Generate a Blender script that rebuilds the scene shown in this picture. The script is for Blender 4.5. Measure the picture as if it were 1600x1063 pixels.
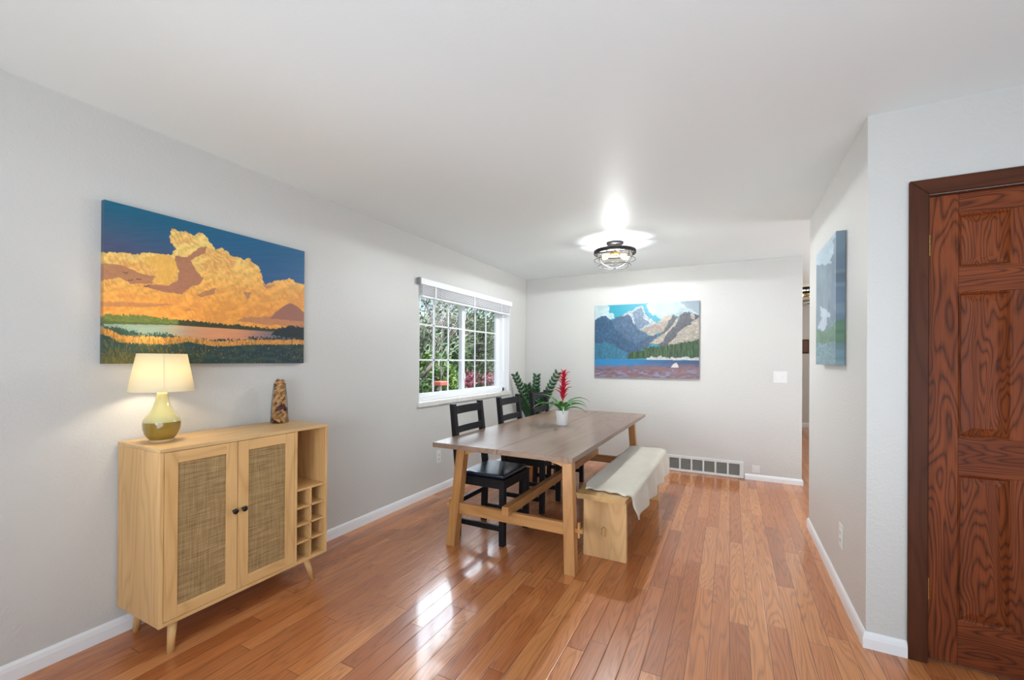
import bpy, bmesh, math, random
import numpy as np
from mathutils import Vector, Matrix
random.seed(7)
SC = bpy.context.scene
COL = SC.collection
for o in list(bpy.data.objects): bpy.data.objects.remove(o)

# ------------------------------------------------------------------ camera
cd = bpy.data.cameras.new('camera'); cam = bpy.data.objects.new('camera', cd); COL.objects.link(cam)
_r = Vector((0.88933319, 0.45721009, 0.00673919)); _u = Vector((-0.0046488, -0.00569689, 0.99997297)); _f = Vector((-0.45723612, 0.88934048, 0.00294096))
cam.matrix_world = Matrix(((_r.x, _u.x, -_f.x, 2.562), (_r.y, _u.y, -_f.y, 0.0), (_r.z, _u.z, -_f.z, 1.3003), (0, 0, 0, 1)))
cd.sensor_width = 36; cd.lens = 36 * 663.04 / 1600
cd.shift_x = -(800.28 - 800) / 1600; cd.shift_y = (561.64 - 531.5) / 1600
cd.clip_start = .05; cd.clip_end = 200
SC.camera = cam

# ------------------------------------------------------------------ view, sky, sun, daylight, added fills
SC.view_settings.view_transform = 'Standard'; SC.view_settings.look = 'None'
SC.view_settings.gamma = 1; SC.view_settings.use_curve_mapping = False
SC.view_settings.exposure = 0.06
W = bpy.data.worlds.new('world'); SC.world = W; W.use_nodes = True
wn = W.node_tree; bg = wn.nodes['Background']
sky = wn.nodes.new('ShaderNodeTexSky'); sky.sky_type = 'NISHITA'; sky.sun_disc = False
sky.sun_elevation = math.radians(48); sky.sun_rotation = math.radians(120); sky.air_density = 1.2; sky.dust_density = .6
wn.links.new(sky.outputs[0], bg.inputs[0]); bg.inputs[1].default_value = 0.16

def lamp(name, kind, energy, loc, rot=(0, 0, 0), col=(1, 1, 1), **k):
    l = bpy.data.lights.new(name, kind); l.energy = energy; l.color = col
    for a, v in k.items(): setattr(l, a, v)
    o = bpy.data.objects.new(name, l); o.location = loc; o.rotation_euler = rot; COL.objects.link(o); return o
R = math.radians
sun = lamp('sun', 'SUN', 3.6, (0, 0, 10), (R(42), 0, R(70)), (1, .95, .87), angle=R(1.0))
# daylight from the kitchen window and the dining window,
# and unseen fills added beside and behind the camera
def aim(name, energy, loc, to, sx, sy, col=(1, 1, 1)):
    d = (Vector(to) - Vector(loc)).to_track_quat('-Z', 'Y').to_euler()
    return lamp(name, 'AREA', energy, loc, d, col, shape='RECTANGLE', size=sx, size_y=sy)
aim('added_fill_cabinet', 12, (2.6, -3.35, 1.45), (.2, 1.6, .9), 2.4, 1.5, (.90, .98, 1.06)).data.spread = math.radians(62)  # unseen fill added for the left wall and cabinet; back wall has no window
aim('added_fill_right_wall', 14, (.1, -.15, 1.45), (3.1, 4.9, 1.3), 1.2, 1.4, (.90, .98, 1.05)).data.spread = math.radians(46)  # added fill, out of view, to brighten the right wall
aim('added_fill_left_wall', 10, (5.85, -.8, 1.4), (0, 1.5, 1.0), 2.4, 1.6, (.88, .98, 1.08))  # unseen fill put in to lift the near left wall
aim('daylight_kitchen_window', 38, (5.2, 4.75, 1.2), (1.0, 4.5, 2.2), 1.25, 2.0, (.88, .98, 1.08))
aim('daylight_garden_sky', 1250, (-2.8, 8.7, 4.9), (0, 4.0, 1.5), 6.5, 3.6, (.86, .97, 1.08))
aim('added_fill_ceiling', 84, (3.1, -.95, 1.0), (3.0, 1.1, 3.5), 3.4, 2.0, (.83, .985, 1.12))  # upward area light added unseen to brighten the ceiling like a bounced flash

# ------------------------------------------------------------------ mesh helpers
class MB:
    def __init__(s): s.bm = bmesh.new()
    def hexa(s, P, bev=0.0, seg=1, mi=0):
        """8 corners: bottom 4 counter clockwise, top 4"""
        b = bmesh.new(); v = [b.verts.new(p) for p in P]
        for f in ((3, 2, 1, 0), (4, 5, 6, 7), (0, 1, 5, 4), (1, 2, 6, 5), (2, 3, 7, 6), (3, 0, 4, 7)): b.faces.new([v[i] for i in f])
        bmesh.ops.recalc_face_normals(b, faces=b.faces)
        if bev > 0: bmesh.ops.bevel(b, geom=b.edges[:], offset=bev, segments=seg, affect='EDGES', profile=.5, clamp_overlap=True)
        for f in b.faces: f.material_index = mi
        s._add(b); return s
    def box(s, x0, x1, y0, y1, z0, z1, bev=0.0, seg=1, mi=0):
        return s.hexa([(x0, y0, z0), (x1, y0, z0), (x1, y1, z0), (x0, y1, z0), (x0, y0, z1), (x1, y0, z1), (x1, y1, z1), (x0, y1, z1)], bev, seg, mi)
    def bar(s, A, B, wa, wb, up=(0, 1, 0), bev=0.0, mi=0):
        """straight bar from A to B, section wa x wb"""
        A = Vector(A); B = Vector(B); d = (B - A).normalized(); u = Vector(up); u = (u - d * u.dot(d)).normalized(); w = d.cross(u)
        P = []
        for c in (A, B):
            for i, j in ((-1, -1), (1, -1), (1, 1), (-1, 1)): P.append(c + w * (wa / 2 * i) + u * (wb / 2 * j))
        return s.hexa(P, bev, 1, mi)
    def lathe(s, prof, n=40, c=(0, 0, 0), mi=0, cap=True, smooth=True, M=None):
        b = bmesh.new(); rings = []
        for r, z in prof:
            rings.append([b.verts.new((c[0] + r * math.cos(2 * math.pi * i / n), c[1] + r * math.sin(2 * math.pi * i / n), c[2] + z)) for i in range(n)])
        for a, d in zip(rings, rings[1:]):
            for i in range(n): b.faces.new((a[i], a[(i + 1) % n], d[(i + 1) % n], d[i])).smooth = smooth
        if cap:
            if prof[0][0] > 1e-5: b.faces.new(rings[0][::-1])
            if prof[-1][0] > 1e-5: b.faces.new(rings[-1])
        for f in b.faces: f.material_index = mi
        if M is not None: bmesh.ops.transform(b, matrix=M, verts=b.verts)
        s._add(b); return s
    def tube(s, pts, rad, n=10, closed=False, mi=0):
        b = bmesh.new(); pts = [Vector(p) for p in pts]; m = len(pts)
        rr = rad if isinstance(rad, (list, tuple)) else [rad] * m
        rings = []; ref = Vector((0, 0, 1))
        for i, p in enumerate(pts):
            if closed: t = pts[(i + 1) % m] - pts[i - 1]
            else: t = pts[min(i + 1, m - 1)] - pts[max(i - 1, 0)]
            t.normalize()
            a = ref - t * ref.dot(t)
            if a.length < .1: a = Vector((1, 0, 0)) - t * t.x
            a.normalize(); c = t.cross(a)
            rings.append([b.verts.new(p + (a * math.cos(2 * math.pi * k / n) + c * math.sin(2 * math.pi * k / n)) * rr[i]) for k in range(n)])
        for i in range(m if closed else m - 1):
            a, d = rings[i], rings[(i + 1) % m]
            for k in range(n): b.faces.new((a[k], a[(k + 1) % n], d[(k + 1) % n], d[k])).smooth = True
        if not closed: b.faces.new(rings[0][::-1]); b.faces.new(rings[-1])
        for f in b.faces: f.material_index = mi
        s._add(b); return s
    def prism(s, poly, axis, a0, a1, bev=0.0, mi=0):
        """poly in the two other axes, extruded along axis"""
        b = bmesh.new()
        def P(q, a): l = list(q); l.insert(axis, a); return tuple(l)
        A = [b.verts.new(P(q, a0)) for q in poly]; B = [b.verts.new(P(q, a1)) for q in poly]; n = len(poly)
        b.faces.new(A); b.faces.new(B[::-1])
        for i in range(n): b.faces.new((A[i], B[i], B[(i + 1) % n], A[(i + 1) % n]))
        bmesh.ops.recalc_face_normals(b, faces=b.faces)
        if bev: bmesh.ops.bevel(b, geom=b.edges[:], offset=bev, segments=1, affect='EDGES')
        for f in b.faces: f.material_index = mi
        s._add(b); return s
    def quad(s, P, mi=0, smooth=False):
        f = s.bm.faces.new([s.bm.verts.new(p) for p in P]); f.material_index = mi; f.smooth = smooth; return s
    def grid(s, fn, nu, nv, mi=0, smooth=True):
        V = [[s.bm.verts.new(fn(i / nu, j / nv)) for j in range(nv + 1)] for i in range(nu + 1)]
        for i in range(nu):
            for j in range(nv):
                f = s.bm.faces.new((V[i][j], V[i + 1][j], V[i + 1][j + 1], V[i][j + 1])); f.smooth = smooth; f.material_index = mi
        return s
    def _add(s, b):
        me = bpy.data.meshes.new('t'); b.to_mesh(me); b.free(); s.bm.from_mesh(me); bpy.data.meshes.remove(me)
    def build(s, name, mat, parent=None, loc=(0, 0, 0), label=None):
        me = bpy.data.meshes.new(name); s.bm.to_mesh(me); s.bm.free()
        for m in (mat if isinstance(mat, (list, tuple)) else [mat]): me.materials.append(m)
        o = bpy.data.objects.new(name, me); COL.objects.link(o); o.location = loc
        if parent is not None: o.parent = parent
        if label: o['label'] = label
        return o

def thing(name, label, cat, loc=(0, 0, 0), rotz=0, group=None):
    o = bpy.data.objects.new(name, None); COL.objects.link(o); o.location = loc; o.rotation_euler = (0, 0, rotz); o.empty_display_size = .1
    return tag(o, label, cat, group)
def tag(o, label, cat, group=None, kind=None):
    o['label'] = label; o['category'] = cat
    if group: o['group'] = group
    if kind: o['kind'] = kind
    return o
def struct(o): o['kind'] = 'structure'; return o
def kids(o): return [c for c in bpy.data.objects if c.parent == o]
def copy_tree(o, parent=None):
    c = o.copy(); COL.objects.link(c)
    if parent is not None: c.parent = parent
    for ch in kids(o): copy_tree(ch, c)
    return c

# ------------------------------------------------------------------ material helpers
def lin(c): return tuple((x / 12.92 if x <= .04045 else ((x + .055) / 1.055) ** 2.4) for x in [v / 255 for v in c]) + (1,)
class NT:
    def __init__(s, name):
        s.m = bpy.data.materials.new(name); s.m.use_nodes = True; s.t = s.m.node_tree; s.p = s.t.nodes['Principled BSDF']; s.out = s.t.nodes['Material Output']
    def n(s, typ, props=None, **ins):
        nd = s.t.nodes.new('ShaderNode' + typ)
        for k, v in (props or {}).items(): setattr(nd, k, v)
        for k, v in ins.items():
            k2 = int(k[1:]) if k[0] == 'i' and k[1:].isdigit() else k.replace('_', ' ')
            s.set(nd.inputs[k2], v)
        return nd
    def set(s, sock, v):
        if isinstance(v, bpy.types.NodeSocket): s.t.links.new(v, sock)
        elif isinstance(v, bpy.types.Node): s.t.links.new(v.outputs[0], sock)
        else: sock.default_value = v
    def math(s, op, a, b=0.0, c=0.0): return s.n('Math', {'operation': op}, i0=a, i1=b, i2=c).outputs[0]
    def ramp(s, fac, stops, interp='LINEAR'):
        r = s.t.nodes.new('ShaderNodeValToRGB'); s.set(r.inputs[0], fac); r.color_ramp.interpolation = interp
        e = r.color_ramp.elements
        while len(e) < len(stops): e.new(.5)
        for el, (p, c) in zip(e, stops): el.position = p; el.color = lin(c) if len(c) == 3 else c
        return r.outputs[0]
    def mix(s, fac, a, b, mode='MIX'):
        m = s.t.nodes.new('ShaderNodeMix'); m.data_type = 'RGBA'; m.blend_type = mode
        s.set(m.inputs[0], fac); s.set(m.inputs[6], a); s.set(m.inputs[7], b); return m.outputs[2]
    def coords(s, scale=(1, 1, 1), rot=(0, 0, 0)):
        tc = s.n('TexCoord'); mp = s.n('Mapping', Vector=tc.outputs['Object']); mp.inputs['Scale'].default_value = scale; mp.inputs['Rotation'].default_value = rot
        return mp.outputs[0]
    def bump(s, h, strength=.2, dist=.01):
        b = s.n('Bump', Height=h, Strength=strength, Distance=dist); s.set(s.p.inputs['Normal'], b.outputs[0]); return b
    def fin(s, color=None, rough=None, **k):
        if color is not None: s.set(s.p.inputs['Base Color'], color)
        if rough is not None: s.set(s.p.inputs['Roughness'], rough)
        for a, v in k.items(): s.set(s.p.inputs[a.replace('_', ' ')], v)
        return s.m

def plain(name, c, rough=.5, nscale=8, var=.06, bump=0.0, **k):
    t = NT(name); v = t.coords()
    nz = t.n('TexNoise', Vector=v, Scale=nscale, Detail=3.0)
    a = lin(c); d = tuple(x * (1 - var) for x in a[:3]) + (1,)
    col = t.mix(nz.outputs['Fac'], a, d)
    if bump: t.bump(nz.outputs['Fac'], bump, .005)
    return t.fin(col, rough, **k)

def wood(name, light, mid, dark, axis=2, scale=1.0, rough=.45, rings=9, coat=0.0, contrast=1.0, streak=1.0):
    t = NT(name); st = .10
    sc = [3.2 * scale] * 3; sc[axis] = 3.2 * scale * st * 1.6
    v = t.coords(tuple(sc))
    n1 = t.n('TexNoise', Vector=v, Scale=1.0, Detail=2.0, Roughness=.45, Distortion=.3).outputs['Fac']
    ring = t.math('FRACT', t.math('MULTIPLY', n1, rings * 2.0))
    ring = t.math('ABSOLUTE', t.math('SUBTRACT', t.math('MULTIPLY', ring, 2.0), 1.0))
    ring = t.math('POWER', ring, 2.2)
    sc2 = [150 * scale] * 3; sc2[axis] = 3.5 * scale
    n2 = t.n('TexNoise', Vector=t.coords(tuple(sc2)), Scale=1.0, Detail=2.0).outputs['Fac']
    sc3 = [6 * scale] * 3; sc3[axis] = .8 * scale
    n3 = t.n('TexNoise', Vector=t.coords(tuple(sc3)), Scale=1.0, Detail=2.0).outputs['Fac']
    base = t.ramp(n3, [(.3, light), (.7, mid)])
    fac = t.math('MULTIPLY', ring, .6 * contrast)
    fac = t.math('ADD', fac, t.math('MULTIPLY', t.math('SUBTRACT', n2, .5), .9 * streak * contrast))
    t.n
    col = t.mix(t.n('Clamp', Value=fac).outputs[0], base, lin(dark))
    t.bump(t.math('SUBTRACT', 1.0, n2), .12, .002)
    return t.fin(col, rough, Coat_Weight=coat, Coat_Roughness=.12)

def glass(name, tint=(1, 1, 1, 1), rough=0.0, refl=.9):
    t = NT(name)
    tr = t.n('BsdfTransparent', Color=tint); gl = t.n('BsdfGlossy', Roughness=rough)
    lw = t.n('LayerWeight', Blend=.12); f = t.math('MULTIPLY', lw.outputs['Fresnel'], refl)
    mx = t.n('MixShader', i0=f, i1=tr.outputs[0], i2=gl.outputs[0]); t.t.links.new(mx.outputs[0], t.out.inputs[0]); return t.m

def emit(name, c, s):
    t = NT(name); return t.fin(lin(c), .5, Emission_Color=lin(c), Emission_Strength=s)

def wall_mat(name, c, rough=.55, bump=.25, scale=90):
    t = NT(name); v = t.coords()
    n = t.n('TexNoise', Vector=v, Scale=scale, Detail=2.0).outputs['Fac']
    big = t.n('TexNoise', Vector=v, Scale=.8, Detail=2.0).outputs['Fac']
    a = lin(c); d = tuple(x * .97 for x in a[:3]) + (1,)
    t.bump(n, bump, .004)
    return t.fin(t.mix(big, a, d), rough)

M_wall = wall_mat('wall_paint', (207, 205, 201), .42, .5, 85)
M_ceil = wall_mat('ceiling_paint', (241, 248, 248), .5, .12, 60)
M_trim = plain('trim_white', (240, 240, 242), .35, 5, .02)
M_white = plain('white_plastic', (226, 226, 224), .3, 5, .02)
M_vinyl = plain('white_vinyl', (243, 244, 246), .3, 5, .02)

def floor_mat():
    t = NT('oak_floor'); tc = t.n('TexCoord'); sp = t.n('SeparateXYZ', Vector=tc.outputs['Object'])
    x, y = sp.outputs[0], sp.outputs[1]; w = .0825; L = 1.05
    xs = t.math('DIVIDE', t.math('SUBTRACT', x, .006), w); row = t.math('FLOOR', xs); fx = t.math('FRACT', xs)
    rn = t.n('TexWhiteNoise', {'noise_dimensions': '1D'}, W=row).outputs['Value']
    ys = t.math('DIVIDE', t.math('ADD', y, t.math('MULTIPLY', rn, 7.3)), t.math('ADD', L * .75, t.math('MULTIPLY', rn, .5)))
    colid = t.math('FLOOR', ys); fy = t.math('FRACT', ys)
    cv = t.n('CombineXYZ', X=row, Y=colid, Z=3.0)
    wn = t.n('TexWhiteNoise', {'noise_dimensions': '3D'}, Vector=cv.outputs[0])
    rv, rc = wn.outputs['Value'], wn.outputs['Color']
    off = t.n('VectorMath', {'operation': 'MULTIPLY'}, i0=rc, i1=(37., 41., 29.))
    pv = t.n('VectorMath', {'operation': 'ADD'}, i0=tc.outputs['Object'], i1=off.outputs[0])
    m1 = t.n('Mapping', Vector=pv.outputs[0]); m1.inputs['Scale'].default_value = (9, .85, 1)
    n1 = t.n('TexNoise', Vector=m1.outputs[0], Scale=1.0, Detail=2.0, Roughness=.4, Distortion=.25).outputs['Fac']
    ring = t.math('FRACT', t.math('MULTIPLY', n1, 21.0))
    ring = t.math('POWER', t.math('ABSOLUTE', t.math('SUBTRACT', t.math('MULTIPLY', ring, 2.0), 1.0)), 2.0)
    m2 = t.n('Mapping', Vector=pv.outputs[0]); m2.inputs['Scale'].default_value = (190, 5, 1)
    n2 = t.n('TexNoise', Vector=m2.outputs[0], Scale=1.0, Detail=2.0).outputs['Fac']
    base = t.ramp(rv, [(0, (172, 100, 54)), (.3, (190, 114, 64)), (.6, (202, 126, 72)), (1, (214, 142, 86))])
    fac = t.math('ADD', t.math('MULTIPLY', ring, .40), t.math('MULTIPLY', t.math('SUBTRACT', n2, .48), .8))
    col = t.mix(t.n('Clamp', Value=fac).outputs[0], base, lin((112, 54, 26)))
    gx = t.math('MINIMUM', fx, t.math('SUBTRACT', 1.0, fx)); gy = t.math('MULTIPLY', t.math('MINIMUM', fy, t.math('SUBTRACT', 1.0, fy)), 12.0)
    g = t.math('MINIMUM', gx, gy)
    gap = t.n('MapRange', i0=g, i1=.008, i2=.022, i3=1.0, i4=0.0).outputs[0]
    col = t.mix(t.math('MULTIPLY', gap, .75), col, lin((62, 30, 20)))
    hgt = t.n('MapRange', i0=g, i1=0.0, i2=.05, i3=0.0, i4=1.0).outputs[0]
    wav = t.n('TexNoise', Vector=tc.outputs['Object'], Scale=5.0, Detail=1.0).outputs['Fac']
    tilt = t.math('MULTIPLY', t.math('MULTIPLY', t.math('SUBTRACT', fx, .5), t.math('SUBTRACT', rv, .5)), 1.2)
    h = t.math('ADD', t.math('ADD', hgt, t.math('MULTIPLY', wav, 1.3)), t.math('ADD', tilt, t.math('MULTIPLY', n2, .10)))
    t.bump(h, .35, .0022)
    rg = t.n('MapRange', i0=n1, i1=.3, i2=.7, i3=.28, i4=.38).outputs[0]
    return t.fin(col, rg, Coat_Weight=.5, Coat_Roughness=.1, Specular_IOR_Level=.55)
M_floor = floor_mat()

# ------------------------------------------------------------------ the room
H = 2.4355; YF = 5.3946; XR = 3.119; YJ = 2.4758; YE = 4.063; XE = 3.2386; YB = -3.5; XB = 6.0; YK = 10.2; XK = 6.5; T = .14
struct(MB().box(-T, XK + T, YB - T, YK + T, -.12, 0).build('floor', M_floor))
struct(MB().box(-T, XK + T, YB - T, YK + T, H, H + .12).build('ceiling', M_ceil))
# left wall with the window hole
WY0, WY1, WZ0, WZ1 = 3.10, 4.90, .885, 2.045
wl = MB()
wl.box(-T - .06, 0, YB, WY0, 0, H); wl.box(-T - .06, 0, WY1, YF + T, 0, H); wl.box(-T - .06, 0, WY0, WY1, 0, WZ0); wl.box(-T - .06, 0, WY0, WY1, WZ1, H)
struct(wl.build('wall_left', M_wall))
struct(MB().box(0, XE, YF, YK, 0, H, .004).build('wall_far', M_wall))
struct(MB().box(XR, XB + T, YJ + .04, YE, 0, H, .0).build('wall_right', M_wall))
DX0, DX1, DZ = 3.328, 3.958, 2.035
wj = MB(); wj.box(XR, DX0, YJ, YJ + .04, 0, H); wj.box(DX1, XB, YJ, YJ + .04, 0, H); wj.box(DX0, DX1, YJ, YJ + .04, DZ, H)
struct(wj.build('wall_closet', M_wall))
struct(MB().box(XB, XB + T, YB, YJ, 0, H).build('wall_side', M_wall))
struct(MB().box(-T, XB + T, YB - T, YB, 0, H).build('wall_back', M_wall))
struct(MB().box(XK, XK + T, YE, YK, 0, H).build('wall_kitchen', M_wall))
struct(MB().box(XE, XK + T, YK, YK + T, 0, H).build('wall_hall', M_wall))

def baseboard(name, pts, h=.082, t=.013):
    """profile swept along floor polyline; the board stands on the left of the path"""
    m = MB(); prof = [(0, 0), (t, 0), (t, h * .62), (t * .75, h * .85), (t * .3, h), (0, h)]
    P = [Vector((p[0], p[1], 0)) for p in pts]; rings = []
    for i, p in enumerate(P):
        ds = []
        if i > 0: ds.append((P[i] - P[i - 1]).normalized())
        if i < len(P) - 1: ds.append((P[i + 1] - P[i]).normalized())
        ns = [Vector((-d.y, d.x, 0)) for d in ds]; nn = sum(ns, Vector()) / len(ns)
        nn = nn / max(nn.dot(ns[0]), .2)
        rings.append([m.bm.verts.new(p + nn * a + Vector((0, 0, b))) for a, b in prof])
    for a, b in zip(rings, rings[1:]):
        for k in range(len(prof)): m.bm.faces.new((a[k], b[k], b[(k + 1) % len(prof)], a[(k + 1) % len(prof)]))
    m.bm.faces.new(rings[0]); m.bm.faces.new(rings[-1][::-1])
    bmesh.ops.recalc_face_normals(m.bm, faces=m.bm.faces)
    return struct(m.build(name, M_trim))
baseboard('baseboard_left', [(0.0, YF), (0.0, YB)], .075)
baseboard('baseboard_far', [(1.885, YF), (0.013, YF)], .062)
baseboard('baseboard_hall', [(XE, 7.5), (XE, YF), (2.71, YF)], .062)
baseboard('baseboard_right', [(DX0 - .066, YJ), (XR, YJ), (XR, YE), (XR + .6, YE)], .072)
baseboard('baseboard_end', [(XK, YK), (XE, YK)], .10)

# ------------------------------------------------------------------ door and casing
M_door = wood('stained_oak_door', (136, 68, 32), (110, 52, 24), (46, 19, 10), 2, 2.1, .5, 15, 0, 1.25)
M_doorh = wood('stained_oak_rail', (136, 68, 32), (110, 52, 24), (48, 20, 10), 0, 2.1, .5, 15, 0, 1.25)
M_case = wood('walnut_casing', (88, 46, 25), (72, 36, 19), (44, 21, 11), 2, 1.5, .5, 6, 0, .7)
M_caseh = wood('walnut_casing_head', (88, 46, 25), (72, 36, 19), (44, 21, 11), 0, 1.5, .5, 6, 0, .7)
for m_ in (M_door, M_doorh, M_case, M_caseh): m_.node_tree.nodes['Principled BSDF'].inputs['Specular IOR Level'].default_value = .22
M_brass = plain('brass', (205, 170, 95), .3, 20, .1, Metallic=1.0)
M_dark = plain('dark_gap', (20, 14, 11), .9)
yd = YJ + .012
d = MB()
PX = [(3.430, 3.593), (3.693, 3.856)]; PZ = [(.20, .825), (.985, 1.605), (1.712, 1.942)]
zs = [.012] + [z for p in PZ for z in p] + [DZ - .006]
x0, x1 = DX0 + .004, DX1 - .004
d.box(x0, PX[0][0], yd, yd + .035, .012, DZ - .006, .0015); d.box(PX[1][1], x1, yd, yd + .035, .012, DZ - .006, .0015)
for k in (0, 2, 4, 6):
    d.box(PX[0][0], PX[1][1], yd, yd + .035, zs[k], zs[k + 1], .001, 1, 1)
for a, b in PZ: d.box(PX[0][1], PX[1][0], yd, yd + .035, a, b, .001)
for (a, b) in PX:
    for (c, e) in PZ:
        # sticking moulding and raised field
        def ring(i0, i1, ya, yb):
            A = [(a + i0, c + i0), (b - i0, c + i0), (b - i0, e - i0), (a + i0, e - i0)]; B = [(a + i1, c + i1), (b - i1, c + i1), (b - i1, e - i1), (a + i1, e - i1)]
            for q in range(4):
                r_ = (q + 1) % 4; d.quad([(A[q][0], ya, A[q][1]), (A[r_][0], ya, A[r_][1]), (B[r_][0], yb, B[r_][1]), (B[q][0], yb, B[q][1])])
        ring(0, .006, yd, yd + .004); ring(.006, .012, yd + .004, yd + .013); ring(.012, .042, yd + .013, yd + .003)
        d.quad([(a + .042, yd + .003, c + .042), (b - .042, yd + .003, c + .042), (b - .042, yd + .003, e - .042), (a + .042, yd + .003, e - .042)])
door = struct(d.build('door_1', [M_door, M_doorh]))
for z in (1.815, 1.05, .32):
    if z == 1.05: continue
    h = MB(); 
    for k in range(5): h.lathe([(.0, -.046 + k * .0185), (.0062, -.046 + k * .0185), (.0062, -.029 + k * .0185), (0, -.029 + k * .0185)], 14, (DX0 + .004, yd - .006, z), smooth=False)
    h.box(DX0 + .004, DX0 + .009, yd - .002, yd + .002, z - .045, z + .045)
    h.build('hinge', M_brass, door)
k = MB(); k.lathe([(0, 0), (.028, 0), (.028, .005), (.012, .012), (.012, .032), (.026, .042), (.03, .056), (.022, .068), (0, .072)], 28, M=Matrix.Translation((3.905, yd, .93)) @ Matrix.Rotation(R(90), 4, 'X'))
k.build('door_knob', M_brass, door)
tr = MB(); yc = YJ - .016
tr.hexa([(DX0 - .066, yc, 0), (DX0 - .001, yc, 0), (DX0 - .001, YJ, 0), (DX0 - .066, YJ, 0), (DX0 - .066, yc, DZ + .066), (DX0 - .001, yc, DZ + .001), (DX0 - .001, YJ, DZ + .001), (DX0 - .066, YJ, DZ + .066)], .003)
tr.hexa([(DX1 + .001, yc, 0), (DX1 + .066, yc, 0), (DX1 + .066, YJ, 0), (DX1 + .001, YJ, 0), (DX1 + .001, yc, DZ + .001), (DX1 + .066, yc, DZ + .066), (DX1 + .066, YJ, DZ + .066), (DX1 + .001, YJ, DZ + .001)], .003)
tr.hexa([(DX0 - .001, yc, DZ + .001), (DX1 + .001, yc, DZ + .001), (DX1 + .001, YJ, DZ + .001), (DX0 - .001, YJ, DZ + .001), (DX0 - .066, yc, DZ + .066), (DX1 + .066, yc, DZ + .066), (DX1 + .066, YJ, DZ + .066), (DX0 - .066, YJ, DZ + .066)], .003, 1, 1)
struct(tr.build('trim_1', [M_case, M_caseh]))
struct(MB().box(DX0, DX0 + .004, YJ - .001, YJ + .04, 0, DZ).box(DX1 - .004, DX1, YJ - .001, YJ + .04, 0, DZ).box(DX0, DX1, YJ - .001, YJ + .04, DZ - .006, DZ).build('trim_2', M_case))

# ------------------------------------------------------------------ window in the left wall
M_pane = glass('window_glass', refl=.6)
M_tile = plain('sill_stone', (226, 222, 216), .3, 14, .14)
win = bpy.data.objects.new('window_1', None); COL.objects.link(win); win.location = (0, 4.0, WZ0); struct(win)
def wb(name, mat, *boxes, bev=.002):
    m = MB()
    for b in boxes: m.box(b[0], b[1], b[2] - 4.0, b[3] - 4.0, b[4] - WZ0, b[5] - WZ0, bev)
    return m.build(name, mat, win)
ZS = .905
wb('window_frame', M_vinyl, (-.15, -.075, WY0, WY0 + .05, ZS, WZ1), (-.15, -.075, WY1 - .05, WY1, ZS, WZ1), (-.15, -.075, WY0, WY1, WZ1 - .05, WZ1), (-.15, -.075, WY0, WY1, ZS, ZS + .045))
YM = 3.985
def sash(y0, y1, xa, xb, s0, s1):
    z0, z1 = ZS + .04, WZ1 - .045
    f = wb('sash', M_vinyl, (xa, xb, y0, y0 + s0, z0, z1), (xa, xb, y1 - s1, y1, z0, z1), (xa, xb, y0 + s0, y1 - s1, z0, z0 + .03), (xa, xb, y0 + s0, y1 - s1, z1 - .045, z1))
    def sub(name, mat, *bx):
        m = MB()
        for b in bx: m.box(b[0], b[1], b[2] - 4.0, b[3] - 4.0, b[4] - WZ0, b[5] - WZ0)
        return m.build(name, mat, f)
    xm = (xa + xb) / 2
    sub('pane', M_pane, (xm - .002, xm + .002, y0 + s0, y1 - s1, z0 + .03, z1 - .045))
    g = []
    ya, yb, za, zb = y0 + s0, y1 - s1, z0 + .03, z1 - .045
    for k in (1, 2): yy = ya + (yb - ya) * k / 3; g.append((xm + .003, xm + .012, yy - .008, yy + .008, za, zb))
    for z in (1.30, 1.645): g.append((xm + .003, xm + .012, ya, yb, z - .008, z + .008))
    sub('muntin', M_vinyl, *g)
sash(WY0 + .045, YM + .02, -.125, -.095, .045, .06)
sash(YM - .02, WY1 - .045, -.155, -.127, .06, .085)
for z in (1.12, 1.78): wb('sash_latch', M_vinyl, (-.095, -.08, YM - .01, YM + .015, z - .035, z + .035), bev=.005)
# jamb lining and stone sill
wb('jamb', M_trim, (-.075, -.001, WY0, WY0 + .004, ZS, WZ1), (-.075, -.001, WY1 - .004, WY1, ZS, WZ1), (-.075, -.001, WY0, WY1, WZ1 - .004, WZ1), bev=0)
sl = MB()
for k in range(6):
    a = WY0 - .018 + k * .306; sl.box(-.15, .022, a, a + .304, WZ0 - .025, ZS, .004, 2)
# sill tiles stand in the wall hole and lip over it
o = sl.build('window_sill', M_tile, win, (0, -4.0, -WZ0))
# raised venetian blind
M_blind = plain('blind_slat', (248, 248, 250), .45, 10, .04)
bl = thing('venetian_blind', 'white venetian blind drawn up under the head of the dining window', 'blind', (.0, 4.0, 1.9))
MB().box(.004, .044, WY0 - .03 - 4, WY1 - .01 - 4, .098, .155, .003).build('headrail', M_blind, bl)
m = MB()
for k in range(9): z = .088 - k * .0095; m.box(-.012, .034, WY0 + .0 - 4, WY1 - .04 - 4, z, z + .0042, .001)
m.build('slat_stack', M_blind, bl)
MB().box(-.012, .034, WY0 - 4, WY1 - .04 - 4, -.018, .001, .004).build('bottom_rail', M_blind, bl)
for y in (3.30, 4.0, 4.62):
    MB().box(.0345, .036, y - .007 - 4, y + .007 - 4, -.015, .098).build('ladder_tape', M_blind, bl)
MB().box(.003, .046, WY0 - .045 - 4, WY0 - .03 - 4, .095, .158, .002).build('end_bracket', plain('bracket_grey', (150, 150, 152), .4), bl)
MB().tube([(.045, 3.27 - 4, .10), (.047, 3.27 - 4, -.3), (.045, 3.275 - 4, -.62)], .004, 8).build('tilt_wand', M_white, bl)
MB().tube([(.045, 3.38 - 4, .10), (.046, 3.385 - 4, -.45), (.045, 3.38 - 4, -.9)], .002, 6).build('lift_cord', M_white, bl)

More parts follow.
